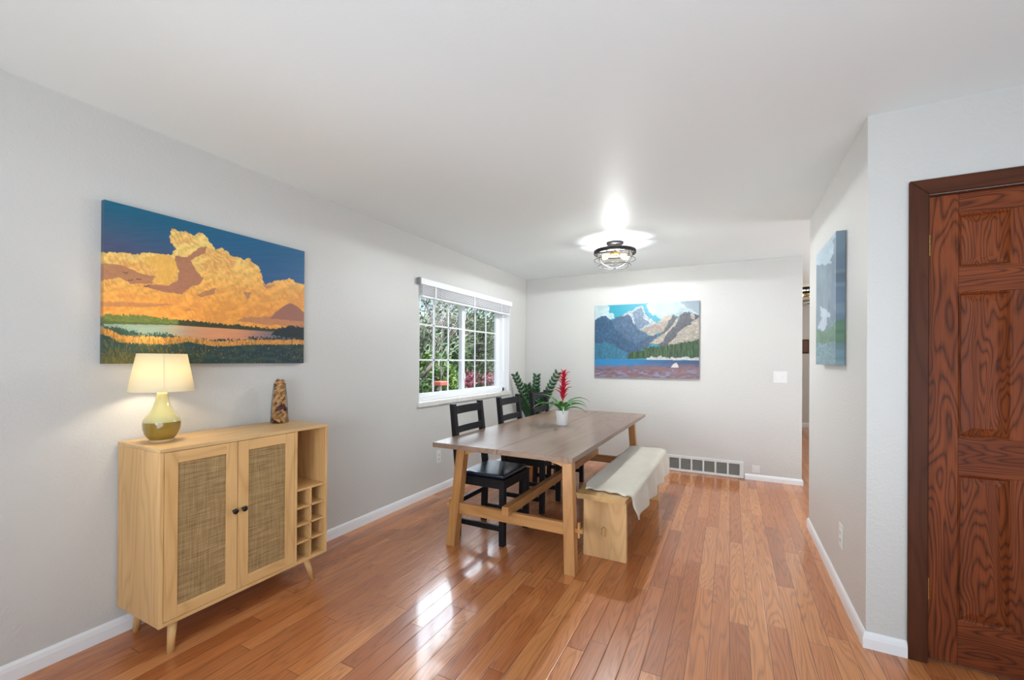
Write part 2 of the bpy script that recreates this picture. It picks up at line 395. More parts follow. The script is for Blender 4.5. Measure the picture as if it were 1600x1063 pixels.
# ------------------------------------------------------------------ paintings
def fnoise(x, y, seed=0, octv=4, pers=.5):
    out = np.zeros_like(x); amp = 1; tot = 0
    for o_ in range(octv):
        rs = np.random.RandomState(seed * 31 + o_); tb = rs.rand(256, 256)
        xi = np.floor(x).astype(int); yi = np.floor(y).astype(int); fx = x - xi; fy = y - yi
        fx = fx * fx * (3 - 2 * fx); fy = fy * fy * (3 - 2 * fy)
        g = lambda a, b: tb[a % 256, b % 256]
        out += amp * ((g(xi, yi) * (1 - fx) + g(xi + 1, yi) * fx) * (1 - fy) + (g(xi, yi + 1) * (1 - fx) + g(xi + 1, yi + 1) * fx) * fy)
        tot += amp; amp *= pers; x = x * 2.03 + 11; y = y * 2.03 + 5
    return out / tot
def inpoly(x, y, P):
    r = np.zeros(x.shape, bool); n = len(P)
    for i in range(n):
        (xa, ya), (xb, yb) = P[i], P[(i + 1) % n]
        if ya == yb: continue
        c = ((ya > y) != (yb > y)) & (x < (xb - xa) * (y - ya) / (yb - ya) + xa); r ^= c
    return r
def homography(Q):
    """maps the unit square to the quad Q (canvas drawing coordinates)"""
    A = []; b = []
    for (u, v), (X, Y) in zip(((0, 0), (1, 0), (1, 1), (0, 1)), Q):
        A += [[u, v, 1, 0, 0, 0, -u * X, -v * X], [0, 0, 0, u, v, 1, -u * Y, -v * Y]]; b += [X, Y]
    h = np.linalg.solve(np.array(A, float), np.array(b, float)); return h
C_ = lambda *c: np.array(lin(c)[:3])
def lay(col, mask, c, k=1.0):
    m = np.asarray(mask, float)[..., None] * k; col[:] = col * (1 - m) + c * m
def st(x, a, b): t = np.clip((x - a) / (b - a), 0, 1); return t * t * (3 - 2 * t)
def polyline_y(x, P): return np.interp(x, [p[0] for p in P], [p[1] for p in P])

def paint_sunset(x, y):
    wob = lambda s, a, sd: (fnoise(x / s, y / s, sd) - .5) * a
    X = x + wob(22, 14, 1); Y = y + wob(22, 14, 2)
    top = polyline_y(x, [(80, 75), (1190, 370)])
    g = st(y - top, 0, 300)[..., None]; gx = st(x, 80, 1190)[..., None]
    col = (C_(10, 98, 128) * (1 - g) + C_(78, 84, 116) * g) * (1 - gx) + (C_(16, 96, 140) * (1 - g) + C_(44, 92, 142) * g) * gx
    col = col * (1 + .25 * (fnoise(x / 90, y / 9, 3) - .5))[..., None]
    sil = [(70, 372), (170, 368), (270, 380), (290, 368), (380, 376), (455, 382), (478, 352), (450, 315), (440, 280), (458, 234), (482, 248), (530, 250), (560, 270), (580, 276), (602, 258), (626, 262), (650, 290), (672, 318), (695, 352), (730, 344), (756, 362), (775, 386), (820, 398), (850, 414), (880, 404), (905, 426), (935, 450), (950, 490), (966, 548), (1000, 538), (1040, 524), (1080, 526), (1105, 515), (1135, 532), (1200, 552), (1200, 820), (60, 820)]
    cl = inpoly(x + wob(14, 18, 4), y + wob(14, 18, 5), sil)
    h = st(Y, 250, 720)[..., None]
    body = C_(250, 214, 122) * (1 - h) + C_(246, 166, 74) * h
    # curled brushwork in the lit cloud
    wx = x + 40 * fnoise(x / 70, y / 70, 8); wy = y + 60 * fnoise(x / 60, y / 60, 9)
    sw = np.sin((wx * .6 + wy * 1.1) / 11 + 7 * fnoise(x / 45, y / 45, 10))
    body = body * (1 + (.13 * sw * (1 - .5 * h[..., 0]))[..., None]) * (1 + .35 * (fnoise(x / 26, y / 18, 6) - .5))[..., None]
    lay(body, st(fnoise(x / 60, y / 34, 12), .52, .66), C_(226, 146, 76), .5)
    sw2 = np.sin((wx * 1.1 - wy * .9) / 6 + 9 * fnoise(x / 30, y / 30, 13)); ln = st(sw2, .55, .95) * st(fnoise(x / 35, y / 35, 14), .4, .6)
    lay(body, ln, C_(214, 142, 66), .55); lay(body, st(-sw2, .6, .98) * (1 - h[..., 0]), C_(255, 232, 160), .5)
    lay(col, cl, body)
    mauve = C_(176, 118, 92)
    for P, k in (([(600, 345), (650, 338), (640, 372), (560, 412), (600, 480), (632, 512), (615, 545), (560, 560), (515, 602), (420, 590), (300, 555), (340, 545), (440, 552), (490, 520), (497, 470), (468, 420), (480, 388), (540, 396), (580, 365)], .95),
                 ([(70, 425), (180, 440), (300, 490), (372, 498), (350, 542), (230, 540), (170, 508), (70, 522)], .85),
                 ([(590, 605), (700, 562), (690, 600), (620, 618)], .8), ([(850, 590), (900, 592), (880, 632)], .8), ([(70, 640), (300, 648), (500, 660), (300, 672), (70, 668)], .6),
                 ([(530, 682), (600, 690), (540, 696)], .6), ([(860, 730), (1010, 722), (1200, 752), (1200, 790), (980, 770), (820, 750)], .75),
                 ([(960, 548), (1030, 552), (980, 580)], .6)):
        lay(col, inpoly(X, Y, P) & cl, mauve * (.9 + .25 * fnoise(x / 18, y / 12, 15))[..., None], k)
    lay(col, inpoly(X, Y, [(300, 395), (390, 380), (470, 400), (490, 470), (440, 540), (350, 530), (385, 470), (330, 440)]), C_(246, 188, 90) * (.85 + .3 * fnoise(x / 9, y / 20, 16))[..., None], .9)
    lay(col, inpoly(X, Y, [(1000, 735), (1055, 682), (1085, 662), (1110, 652), (1145, 664), (1195, 712), (1195, 752)]), C_(160, 105, 88))
    hz = polyline_y(x, [(70, 765), (500, 772), (760, 790), (1010, 806), (1200, 815)])
    # water
    wcol = C_(140, 158, 140) * (1 - st(x, 350, 720))[..., None] + C_(222, 150, 104) * (st(x, 350, 720))[..., None]
    wcol = wcol * (1 - st(x, 780, 1050))[..., None] + C_(120, 108, 120) * st(x, 780, 1050)[..., None]
    wcol = wcol * (.9 + .25 * fnoise(x / 80, y / 4, 18))[..., None]
    lay(col, y > hz, wcol)
    # far shore trees
    jag = wob(9, 26, 19)
    lay(col, (y > polyline_y(x, [(70, 712), (300, 716), (440, 735), (510, 748)]) + jag) & (y < hz + 1) & (x < 510), C_(110, 122, 60) * (.55 + .9 * fnoise(x / 10, y / 8, 20))[..., None])
    lay(col, (y > polyline_y(x, [(70, 748), (500, 766)])) & (y < hz + 1) & (x < 510), C_(66, 84, 45), .6)
    lay(col, (y > polyline_y(x, [(490, 748), (560, 746), (760, 768), (900, 778), (1030, 796)]) + jag) & (y < hz + 2) & (x >= 495), C_(58, 62, 38) * (.6 + .9 * fnoise(x / 8, y / 6, 21))[..., None])
    # meadow
    gt = polyline_y(x, [(70, 775), (180, 790), (300, 822), (420, 818), (520, 842), (700, 856), (850, 852), (920, 840), (1200, 850)]) + wob(6, 46, 22)
    dk = C_(46, 78, 68) * (1 - st(x, 200, 1100))[..., None] + C_(24, 52, 62) * st(x, 200, 1100)[..., None]
    dk = dk * (.6 + .9 * fnoise(x / 12, y / 6, 23))[..., None]
    lay(dk, st(y, 880, 980) * (1 - st(x, 250, 700)), C_(112, 104, 46), .7)
    lay(dk, st(fnoise(x / 50, y / 16, 29), .5, .62) * st(y, 860, 900), C_(70, 92, 72), .5)
    lay(col, y > gt, dk)
    sp = fnoise(x / 5, y / 12, 24, 3); bandc = polyline_y(x, [(70, 800), (180, 850), (420, 862), (560, 850), (700, 878), (900, 868), (1200, 868)])
    band = (y > gt - 4) & (np.exp(-((y - bandc) / polyline_y(x, [(70, 30), (350, 34), (600, 24), (1200, 20)])) ** 2) + .6 * (sp - .5) > .66)
    lay(col, band, C_(232, 160, 70) * (.45 + 1.1 * fnoise(x / 5, y / 8, 25))[..., None], .8)
    lay(col, (fnoise(x / 7, y / 7, 26, 2) > .78) & (y > 900), C_(190, 130, 50), .7)
    lay(col, inpoly(X, Y + wob(7, 20, 27), [(1005, 830), (1020, 805), (1060, 785), (1120, 775), (1200, 790), (1200, 855), (1100, 845)]), C_(22, 40, 44) * (.6 + .9 * fnoise(x / 8, y / 8, 28))[..., None])
    lay(col, (y > 850) & (fnoise(x / 9, y / 26, 30, 3) > .60 + .25 * st(x, 300, 900)), C_(138, 118, 52), .55)
    lay(col, (y > gt) & (fnoise(x / 4, y / 22, 37, 2) > .66), C_(52, 66, 44), .6)
    col *= .95
    for bx, by in ((200, 482), (228, 524), (274, 519), (318, 556)): lay(col, (np.abs(y - by - np.abs(x - bx) * -.25) < 3) & (np.abs(x - bx) < 15), C_(110, 70, 70), .9)
    return col

def paint_lake(x, y):
    wob = lambda s, a, sd: (fnoise(x / s, y / s, sd) - .5) * a
    X = x + wob(40, 40, 31); Y = y + wob(40, 40, 32)
    col = np.zeros(x.shape + (3,)) + C_(40, 160, 184)
    clw = .75 + .5 * fnoise(x / 60, y / 40, 33)
    lay(col, inpoly(X, Y, [(120, 190), (290, 195), (262, 250), (330, 290), (330, 330), (120, 350)]), C_(190, 212, 216) * clw[..., None])
    lay(col, st(inpoly(X, Y, [(650, 190), (730, 160), (1215, 140), (1215, 320), (1040, 290), (830, 350), (700, 280)]).astype(float), 0, 1), C_(180, 196, 204) * clw[..., None])
    lay(col, inpoly(X, Y, [(980, 150), (1215, 140), (1215, 290), (1080, 230)]), C_(140, 155, 168), .7)
    lay(col, inpoly(X, Y, [(280, 370), (450, 285), (520, 240), (602, 198), (628, 215), (650, 285), (700, 330), (765, 370), (700, 440), (560, 450)]), C_(196, 205, 214) * (.8 + .4 * fnoise(x / 30, y / 30, 34))[..., None])
    lay(col, inpoly(X, Y, [(520, 270), (595, 220), (625, 250), (640, 330), (700, 385), (640, 415), (560, 430), (530, 350)]), C_(122, 146, 172) * (.8 + .5 * fnoise(x / 16, y / 40, 35))[..., None])
    lay(col, inpoly(X, Y, [(590, 440), (760, 385), (860, 310), (930, 290), (940, 400), (760, 500), (690, 510)]), C_(186, 172, 160) * (.75 + .5 * fnoise(x / 30, y / 20, 36))[..., None])
    lay(col, inpoly(X, Y, [(290, 350), (350, 325), (490, 290), (520, 370), (560, 420), (620, 465), (690, 510), (660, 610), (560, 640), (400, 540), (300, 430)]), C_(80, 112, 146) * (.7 + .6 * fnoise(x / 14, y / 40, 37))[..., None])
    lay(col, inpoly(X, Y, [(560, 600), (680, 520), (770, 500), (740, 600), (600, 650)]), C_(70, 96, 128) * (.7 + .6 * fnoise(x / 20, y / 10, 47))[..., None])
    lay(col, inpoly(X, Y, [(120, 345), (240, 300), (300, 350), (340, 430), (450, 540), (610, 620), (590, 690), (120, 760)]), C_(58, 98, 134) * (.65 + .7 * fnoise(x / 20, y / 20, 38))[..., None])
    lay(col, inpoly(X, Y, [(120, 580), (250, 570), (400, 640), (500, 700), (500, 760), (120, 760)]), C_(62, 128, 160) * (.6 + .8 * fnoise(x / 7, y / 40, 39))[..., None])
    lay(col, inpoly(X, Y, [(700, 600), (850, 430), (905, 350), (935, 292), (972, 325), (1040, 265), (1135, 268), (1215, 310), (1215, 560), (860, 620)]), C_(96, 98, 106) * (.6 + .8 * fnoise(x / 16, y / 20, 40))[..., None])
    for P in ([(860, 612), (1000, 480), (1215, 305), (1215, 560)], [(690, 600), (780, 520), (900, 430), (980, 330), (1000, 300), (960, 400), (880, 480), (800, 600)], [(1110, 280), (1150, 270), (1160, 340), (1120, 330)]):
        lay(col, inpoly(X, Y, P), C_(196, 184, 170) * (.65 + .65 * fnoise(x / 26 + y / 40, y / 10, 41))[..., None])
    tt = polyline_y(x, [(470, 690), (600, 655), (700, 625), (880, 608), (1050, 580), (1215, 548)]) + wob(8, 50, 42)
    lay(col, (y > tt) & (x > 470) & (y < 745), C_(60, 98, 46) * (.08 + 1.9 * fnoise(x / 8, y / 70, 43, 2) ** 1.6)[..., None])
    lay(col, inpoly(X, Y + wob(12, 20, 45), [(630, 762), (680, 735), (780, 722), (900, 738), (1000, 728), (1215, 735), (1215, 770), (640, 764)]), C_(214, 212, 210) * (.5 + .8 * fnoise(x / 12, y / 9, 44))[..., None])
    wtop = polyline_y(x, [(120, 748), (600, 752), (1215, 768)])
    g = st(x, 150, 1150)[..., None]
    lay(col, y > wtop, (C_(38, 138, 196) * (1 - g) + C_(44, 76, 120) * g) * (.85 + .3 * fnoise(x / 60, y / 5, 46))[..., None])
    sh = st(y, 775, 850) * st(fnoise(x / 70, y / 14, 48) + (y - 800) / 200, .35, .62)
    lay(col, sh, C_(134, 102, 106) * (.6 + .8 * fnoise(x / 40, y / 10, 49))[..., None])
    lay(col, st(fnoise(x / 55, y / 12, 50), .54, .64) * st(y, 840, 880), C_(140, 156, 196), .7)
    rg = np.abs(fnoise(x / 26 + y / 60, y / 30 - x / 80, 51, 5, .65) - .5) * 2; rg2 = np.abs(fnoise(x / 9, y / 24, 52, 3) - .5) * 2
    mt = inpoly(X, Y, [(120, 345), (240, 300), (300, 350), (450, 285), (602, 198), (700, 320), (765, 372), (905, 350), (935, 292), (1040, 265), (1215, 310), (1215, 745), (120, 745)]) & (y < 745); col *= np.where(mt, (.72 + .75 * rg) * (.82 + .45 * rg2), 1.0)[..., None]
    col *= .80
    lay(col, inpoly(x, y, [(912, 836), (940, 800), (968, 788), (988, 812), (990, 838)]), C_(204, 192, 186))
    return col

def paint_falls(x, y):
    wob = lambda s, a, sd: (fnoise(x / s, y / s, sd) - .5) * a
    X = x + wob(40, 60, 61); Y = y + wob(60, 80, 62)
    col = np.zeros(x.shape + (3,)) + C_(120, 140, 154)
    col *= (.7 + .6 * fnoise(x / 20, y / 90, 63))[..., None]
    lay(col, inpoly(X, Y, [(400, 60), (545, 60), (520, 240), (470, 320), (430, 300), (400, 330)]), C_(172, 192, 204) * (.8 + .4 * fnoise(x / 30, y / 30, 64))[..., None])
    lay(col, inpoly(X, Y, [(495, 260), (540, 230), (540, 640), (500, 660)]), C_(104, 124, 142) * (.7 + .6 * fnoise(x / 9, y / 120, 65))[..., None])
    lay(col, inpoly(X, Y, [(440, 560), (480, 570), (490, 640), (450, 730), (420, 690)]), C_(186, 200, 214) * (.8 + .4 * fnoise(x / 10, y / 50, 66))[..., None])
    lay(col, inpoly(X, Y, [(400, 700), (470, 720), (545, 640), (545, 780), (460, 820), (400, 800)]), C_(92, 128, 104) * (.6 + .8 * fnoise(x / 12, y / 20, 67))[..., None])
    lay(col, y > 790 + wob(30, 40, 68), C_(112, 142, 152) * (.5 + 1.0 * fnoise(x / 10, y / 12, 69))[..., None])
    return col

def colour_mat(name, rough=.5, bump=.15):
    t = NT(name); a = t.n('Attribute', {'attribute_name': 'Col'})
    n = t.n('TexNoise', Vector=t.coords(), Scale=420., Detail=1.0).outputs['Fac']; t.bump(n, bump, .002)
    return t.fin(a.outputs['Color'], rough)
M_canvas = colour_mat('oil_paint', .42)

def painting(name, label, loc, U, Wd, Hd, D, Q, fn, nu, nv):
    """U = direction of the picture's left-to-right axis, loc = upper left corner on the wall; D canvas depth"""
    t = thing(name, label, 'painting', (loc[0], loc[1], loc[2] - Hd)); U = Vector(U); Nn = U.cross(Vector((0, 0, 1)))
    iu, iv = np.meshgrid(np.linspace(0, 1, nu + 1), np.linspace(0, 1, nv + 1), indexing='ij'); h = homography(Q)
    den = h[6] * iu + h[7] * iv + 1; x = (h[0] * iu + h[1] * iv + h[2]) / den; y = (h[3] * iu + h[4] * iv + h[5]) / den
    colr = np.clip(fn(x, y), 0, 1); bulge = 0.0
    P = np.zeros((nu + 1, nv + 1, 3))
    for a in range(3): P[..., a] = U[a] * iu * Wd + Nn[a] * D + (Hd * (1 - iv) if a == 2 else 0)
    idx = np.arange((nu + 1) * (nv + 1)).reshape(nu + 1, nv + 1)
    F = np.stack([idx[:-1, :-1], idx[:-1, 1:], idx[1:, 1:], idx[1:, :-1]], -1).reshape(-1, 4)
    me = bpy.data.meshes.new('canvas'); me.from_pydata(P.reshape(-1, 3).tolist(), [], F.tolist())
    ca = me.color_attributes.new('Col', 'FLOAT_COLOR', 'POINT'); buf = np.ones(((nu + 1) * (nv + 1), 4), np.float32); buf[:, :3] = colr.reshape(-1, 3); ca.data.foreach_set('color', buf.ravel())
    me.materials.append(M_canvas); o = bpy.data.objects.new('canvas', me); COL.objects.link(o); o.parent = t
    # wrapped edges carry the picture round the sides
    b = MB(); cl = b.bm.loops.layers.float_color.new('Col') if hasattr(b.bm.loops.layers, 'float_color') else None
    def edge(i0, i1, j0, j1, n):
        for k in range(n):
            ps = []
            for q in (k / n, (k + 1) / n):
                i = int(round(i0 + (i1 - i0) * q)); j = int(round(j0 + (j1 - j0) * q)); ps.append((i, j))
            a_, c_ = [Vector(P[p]) for p in ps]; w = Nn * D
            vs = [b.bm.verts.new(v) for v in (a_, c_, c_ - w, a_ - w)]; f = b.bm.faces.new(vs)
            for l, p in zip(f.loops, (ps[0], ps[1], ps[1], ps[0])): l[cl] = (*[float(v) * .8 for v in colr[p]], 1)
    edge(0, nu, 0, 0, nu // 3); edge(0, nu, nv, nv, nu // 3); edge(0, 0, 0, nv, nv // 3); edge(nu, nu, 0, nv, nv // 3)
    f = b.bm.faces.new([b.bm.verts.new(v) for v in (Vector((0, 0, 0)), U * Wd, U * Wd + Vector((0, 0, Hd)), Vector((0, 0, Hd)))])
    for l in f.loops: l[cl] = (.5, .45, .4, 1)
    b.build('wrapped_edge', M_canvas, t)
    return t
painting('landscape_painting', 'unframed canvas of golden sunset clouds over a marsh, above the rattan cabinet', (.003, .862, 2.019), (0, 1, 0), 1.018, .746, .03,
         [(82, 76), (1185, 366), (1192, 986), (74, 990)], paint_sunset, 400, 290)
painting('landscape_painting', 'unframed canvas of an alpine lake and snowy peak on the far wall', (1.004, YF - .003, 2.012), (1, 0, 0), 1.235, .912, .03,
         [(134, 200), (1206, 148), (1201, 958), (131, 925)], paint_lake, 280, 200)
painting('landscape_painting', 'narrow-looking misty grey-blue waterfall canvas on the right wall beside the door', (XR - .003, 3.475, 2.022), (0, -1, 0), .60, .735, .042,
         [(406, 240), (540, 80), (537, 940), (397, 940)], paint_falls, 90, 120)

# ------------------------------------------------------------------ cabinet
M_oak = wood('light_oak', (224, 180, 122), (214, 168, 110), (184, 136, 80), 2, 1.6, .5, 7, 0, .75)
M_oakx = wood('light_oak_cross', (224, 180, 122), (214, 168, 110), (184, 136, 80), 1, 1.6, .5, 7, 0, .75)
M_oaktop = wood('light_oak_top', (216, 180, 128), (208, 170, 118), (182, 140, 90), 1, 1.6, .45, 7, 0, .6)
def rattan():
    t = NT('woven_rattan'); tc = t.n('TexCoord'); sp = t.n('SeparateXYZ', Vector=tc.outputs['Object'])
    wv = t.n('TexNoise', Vector=tc.outputs['Object'], Scale=40., Detail=2.0).outputs['Fac']
    yy = t.math('ADD', sp.outputs[1], t.math('MULTIPLY', wv, .006)); zz = t.math('ADD', sp.outputs[2], t.math('MULTIPLY', wv, .008))
    p = 6.2832 / .0042
    a = t.math('SINE', t.math('MULTIPLY', yy, p)); b = t.math('SINE', t.math('MULTIPLY', zz, p * .9))
    w = t.math('ABSOLUTE', t.math('MULTIPLY', a, b))
    m1 = t.n('Mapping', Vector=tc.outputs['Object']); m1.inputs['Scale'].default_value = (1, 9, 190)
    m2 = t.n('Mapping', Vector=tc.outputs['Object']); m2.inputs['Scale'].default_value = (1, 190, 9)
    n1 = t.n('TexNoise', Vector=m1.outputs[0], Scale=1.0, Detail=3.0).outputs['Fac']; n2 = t.n('TexNoise', Vector=m2.outputs[0], Scale=1.0, Detail=3.0).outputs['Fac']
    f = t.math('ADD', t.math('MULTIPLY', w, .45), t.math('ADD', t.math('MULTIPLY', t.math('SUBTRACT', n1, .5), 1.15), t.math('MULTIPLY', t.math('SUBTRACT', n2, .5), .9)))
    f = t.math('ADD', f, .32)
    col = t.ramp(f, [(0, (112, 84, 48)), (.45, (164, 132, 86)), (.8, (186, 154, 106)), (1, (206, 180, 136))])
    t.bump(w, .5, .002); return t.fin(col, .75)
M_rattan = rattan()
M_black = plain('black_metal', (22, 21, 21), .35, 20, .2)
M_darkin = wood('light_oak_inside', (206, 168, 116), (196, 156, 106), (170, 128, 80), 2, 1.6, .6, 7, 0, .6)
CX0, CX1, CY0, CY1, CZ0, CZ1 = .012, .395, .927, 1.777, .138, .908
CX1b = CX1 - .004
cab = thing('wine_cabinet', 'light oak cabinet with rattan doors and bottle cubbies against the left wall', 'cabinet', (0, 0, 0))
t_ = .016
c = MB()
c.box(CX0, CX1, CY0, CY0 + t_, CZ0, CZ1 - t_, .001).box(CX0, CX1, CY1 - t_, CY1, CZ0, CZ1 - t_, .001)
c.box(CX0, CX1, 1.562, 1.578, CZ0 + t_, CZ1 - t_, .001).box(CX0, CX0 + .006, CY0 + t_, CY1 - t_, CZ0 + t_, CZ1 - t_)
c.build('side_panel', M_oak, cab)
MB().box(CX0, CX1 + .002, CY0 - .001, CY1 + .001, CZ1 - t_, CZ1, .0015).build('top', M_oaktop, cab)
MB().box(CX0, CX1, CY0 + t_, CY1 - t_, CZ0, CZ0 + t_, .001).build('bottom', M_oakx, cab)
MB().box(CX0 + .006, CX1 - .006, 1.578, CY1 - t_, .548, .560, .001).build('shelf', M_oakx, cab)
cu = MB(); cu.box(CX0 + .006, CX1 - .004, 1.664, 1.674, CZ0 + t_, .548, .001)
for z in (.451, .352, .253): cu.box(CX0 + .006, CX1 - .004, 1.578, CY1 - t_, z - .005, z + .005, .001)
cu.build('bottle_rack', M_oakx, cab)
def cabdoor(y0, y1, ky):
    z0, z1 = CZ0 + t_ + .002, CZ1 - t_ - .002; w = .052; x0, x1 = CX1 - .018, CX1 - .001
    D = MB()
    D.box(x0, x1, y0, y0 + w, z0, z1, .0012).box(x0, x1, y1 - w, y1, z0, z1, .0012)
    D.box(x0, x1, y0 + w, y1 - w, z0, z0 + w, .0012, 1, 1).box(x0, x1, y0 + w, y1 - w, z1 - w, z1, .0012, 1, 1)
    D = D.build('door', [M_oak, M_oakx], cab)
    MB().box(x0, x1 - .006, y0 + w, y1 - w, z0 + w, z1 - w).build('rattan_panel', M_rattan, D, label='woven brown rattan panel')
    MB().lathe([(0, 0), (.005, 0), (.005, .012), (.012, .017), (.0135, .023), (.010, .028), (0, .029)], 24, M=Matrix.Translation((x1, ky, .553)) @ Matrix.Rotation(R(90), 4, 'Y')).build('knob', M_black, D, label='black round knob')
cabdoor(CY0 + t_ + .002, 1.2515, 1.2515 - .020); cabdoor(1.2545, 1.560, 1.2545 + .021)
def cleg(x, y, fx, fy):
    pts = [Vector((x, y, CZ0)).lerp(Vector((fx, fy, 0)), q) for q in (0, .5, 1)]
    m = MB(); b = bmesh.new()
    A, B = Vector((x, y, CZ0 + .001)), Vector((fx, fy, 0)); n = 20; r0, r1 = .019, .0135
    ra = [m.bm.verts.new(A + Vector((math.cos(a) * r0, math.sin(a) * r0, 0))) for a in [2 * math.pi * i / n for i in range(n)]]
    rb = [m.bm.verts.new(B + Vector((math.cos(a) * r1, math.sin(a) * r1, 0))) for a in [2 * math.pi * i / n for i in range(n)]]
    for i in range(n): m.bm.faces.new((ra[i], rb[i], rb[(i + 1) % n], ra[(i + 1) % n])).smooth = True
    m.bm.faces.new(ra); m.bm.faces.new(rb[::-1]); m.build('leg', M_oak, cab)
cleg(.35, 1.00, .365, .985); cleg(.06, 1.00, .05, .985); cleg(.35, 1.665, .365, 1.702); cleg(.06, 1.665, .05, 1.70)

# ------------------------------------------------------------------ table lamp
LX, LY = .175, 1.028
lampo = thing('table_lamp', 'olive glass table lamp with lit cream shade on the rattan cabinet', 'lamp', (LX, LY, CZ1))
M_olive = plain('olive_glaze', (150, 120, 48), .12, 6, .15, Coat_Weight=.6)
M_pale = plain('pale_olive_glaze', (186, 180, 128), .15, 6, .06, Coat_Weight=.6)
MB().lathe([(0, 0), (.047, 0), (.049, .004), (.047, .009), (.045, .012), (0, .012)], 40).build('foot', plain('pale_wood_foot', (206, 170, 120), .5), lampo)
MB().lathe([(.045, .012), (.055, .022), (.065, .04), (.071, .062), (.0722, .082), (.0715, .094)], 48, cap=False).build('lower_body', M_olive, lampo, label='glossy darker olive lower body')
MB().lathe([(.0715, .094), (.067, .108), (.055, .126), (.042, .146), (.032, .17), (.0255, .195), (.021, .222), (.019, .236), (0, .236)], 48, cap=False).build('upper_body', M_pale, lampo, label='pale green upper body')
MB().lathe([(0, .236), (.012, .236), (.012, .262), (.017, .266), (.017, .30), (0, .30)], 24).build('socket', M_brass, lampo)
MB().lathe([(0, .30), (.013, .30), (.016, .315), (.027, .34), (.03, .36), (.024, .38), (0, .39)], 24).build('bulb', emit('bulb_warm', (255, 226, 170), 12), lampo)
def shade_mat():
    t = NT('cream_shade'); v = t.coords((900, 900, 900)); n = t.n('TexNoise', Vector=v, Scale=1.0).outputs['Fac']
    c = t.mix(n, lin((252, 244, 220)), lin((246, 236, 208)))
    df = t.n('BsdfDiffuse', Color=c); tl = t.n('BsdfTranslucent', Color=c); mx = t.n('MixShader', i0=.45, i1=df.outputs[0], i2=tl.outputs[0])
    t.t.links.new(mx.outputs[0], t.out.inputs[0]); return t.m
M_shade = shade_mat()
MB().lathe([(.125, .238), (.094, .413), (.0925, .413), (.1235, .238), (.125, .238)], 56, cap=False).build('lamp_shade', M_shade, lampo)
sm = MB(); ang = math.atan2(-1.028, 2.39) + R(3)
for q in (0,):
    ca, sa = math.cos(ang), math.sin(ang); tx, ty = -sa, ca
    for s0, s1 in ((0, 1),):
        A = Vector((ca * .1256, sa * .1256, .238)); B = Vector((ca * .0946, sa * .0946, .413)); sm.bar(A, B, .0045, .0012, (ca, sa, 0))
sm.build('shade_seam', M_shade, lampo)
MB().tube([(0, 0, .29), (.05, 0, .30), (.092, 0, .40)], .0012, 6).tube([(0, 0, .29), (-.05, 0, .30), (-.092, 0, .40)], .0012, 6).build('shade_carrier', M_brass, lampo)
pl = lamp('table_lamp_light', 'POINT', 11.0, (0, 0, .335), col=(1, .86, .66), shadow_soft_size=.035); pl.parent = lampo

# ------------------------------------------------------------------ wine corks in a glass vase
VX, VY = .092, 1.672
vase = tag(MB().lathe([(0, .0), (.050, 0), (.051, .004), (.046, .10), (.040, .18), (.0345, .232), (.0330, .232), (.0385, .18), (.0445, .10), (.049, .008), (0, .008)], 40, cap=False).build('glass_vase', glass('clear_glass', (.97, .98, .98, 1), .0, .7), None, (VX, VY, CZ1)),
           'clear tapered glass vase filled with wine corks on the rattan cabinet', 'vase')
M_corks = [wood('cork_light', (206, 160, 104), (190, 142, 88), (140, 96, 58), 2, 6, .85, 5), wood('cork_mid', (176, 128, 80), (160, 112, 70), (104, 66, 42), 2, 6, .85, 5), plain('wine_stained_cork', (104, 52, 58), .8, 60, .4)]
protos = []
for mt in M_corks:
    protos.append(MB().lathe([(0, -.0215), (.0095, -.0215), (.0108, -.020), (.0108, .020), (.0095, .0215), (0, .0215)], 14).build('wine_cork', mt))
first = [True] * 3; z = .020; lay_i = 0; placed = 0
while z < .262:
    rv = .049 - (.049 - .033) * z / .232; n = 6 if rv > .04 else 5
    for i in range(n):
        a = 2 * math.pi * (i + .5 * (lay_i % 2)) / n + random.uniform(-.2, .2); rr = max(rv - .0135, .012)
        if z > .235: rr = .014
        k_ = random.choices((0, 1, 2), (6, 4, 2))[0]; o = protos[k_]
        if not first[k_]: o = protos[k_].copy(); COL.objects.link(o)
        first[k_] = False; dz = random.uniform(-.003, .003)
        o.location = (VX + math.cos(a) * rr, VY + math.sin(a) * rr, CZ1 + z + dz)
        ax = Vector((-math.sin(a), math.cos(a), 0)) * .6 + Vector((0, 0, random.uniform(-1, 1)))
        if abs(ax.z) < .35: rr2 = rv - .025
        o.rotation_euler = ax.to_track_quat('Z', 'Y').to_euler(); placed += 1
        tag(o, 'wine cork piled among the others in the tapered glass vase', 'cork', 'wine corks in the glass vase')
    z += .0225; lay_i += 1

# ------------------------------------------------------------------ dining table
TX0, TX1, TY0, TY1 = .759, 1.759, 2.328, 4.675; TM = 1.262
M_tabtop = wood('stained_oak_tabletop', (142, 116, 98), (128, 102, 84), (98, 74, 58), 1, .9, .34, 8, .2, .7, .8)
M_tabedge = wood('stained_oak_edge', (142, 88, 52), (126, 76, 44), (88, 50, 28), 0, .9, .4, 6, .1, .8)
M_tableg = wood('warm_oak_leg', (196, 144, 88), (184, 130, 76), (148, 98, 54), 2, 1.0, .42, 6, .1, .8)
M_tablegx = wood('warm_oak_beam', (200, 148, 92), (186, 134, 80), (150, 100, 56), 0, 1.0, .42, 6, .1, .8)
M_tablegy = wood('warm_oak_stretcher', (190, 136, 82), (176, 124, 74), (140, 92, 52), 1, 1.0, .42, 6, .1, .8)
tab = thing('dining_table', 'long trestle dining table with two-board oak top and splayed legs', 'table', (TM, 3.5, 0))
def TL(*b): return (b[0] - TM, b[1] - TM, b[2] - 3.5, b[3] - 3.5, b[4], b[5])
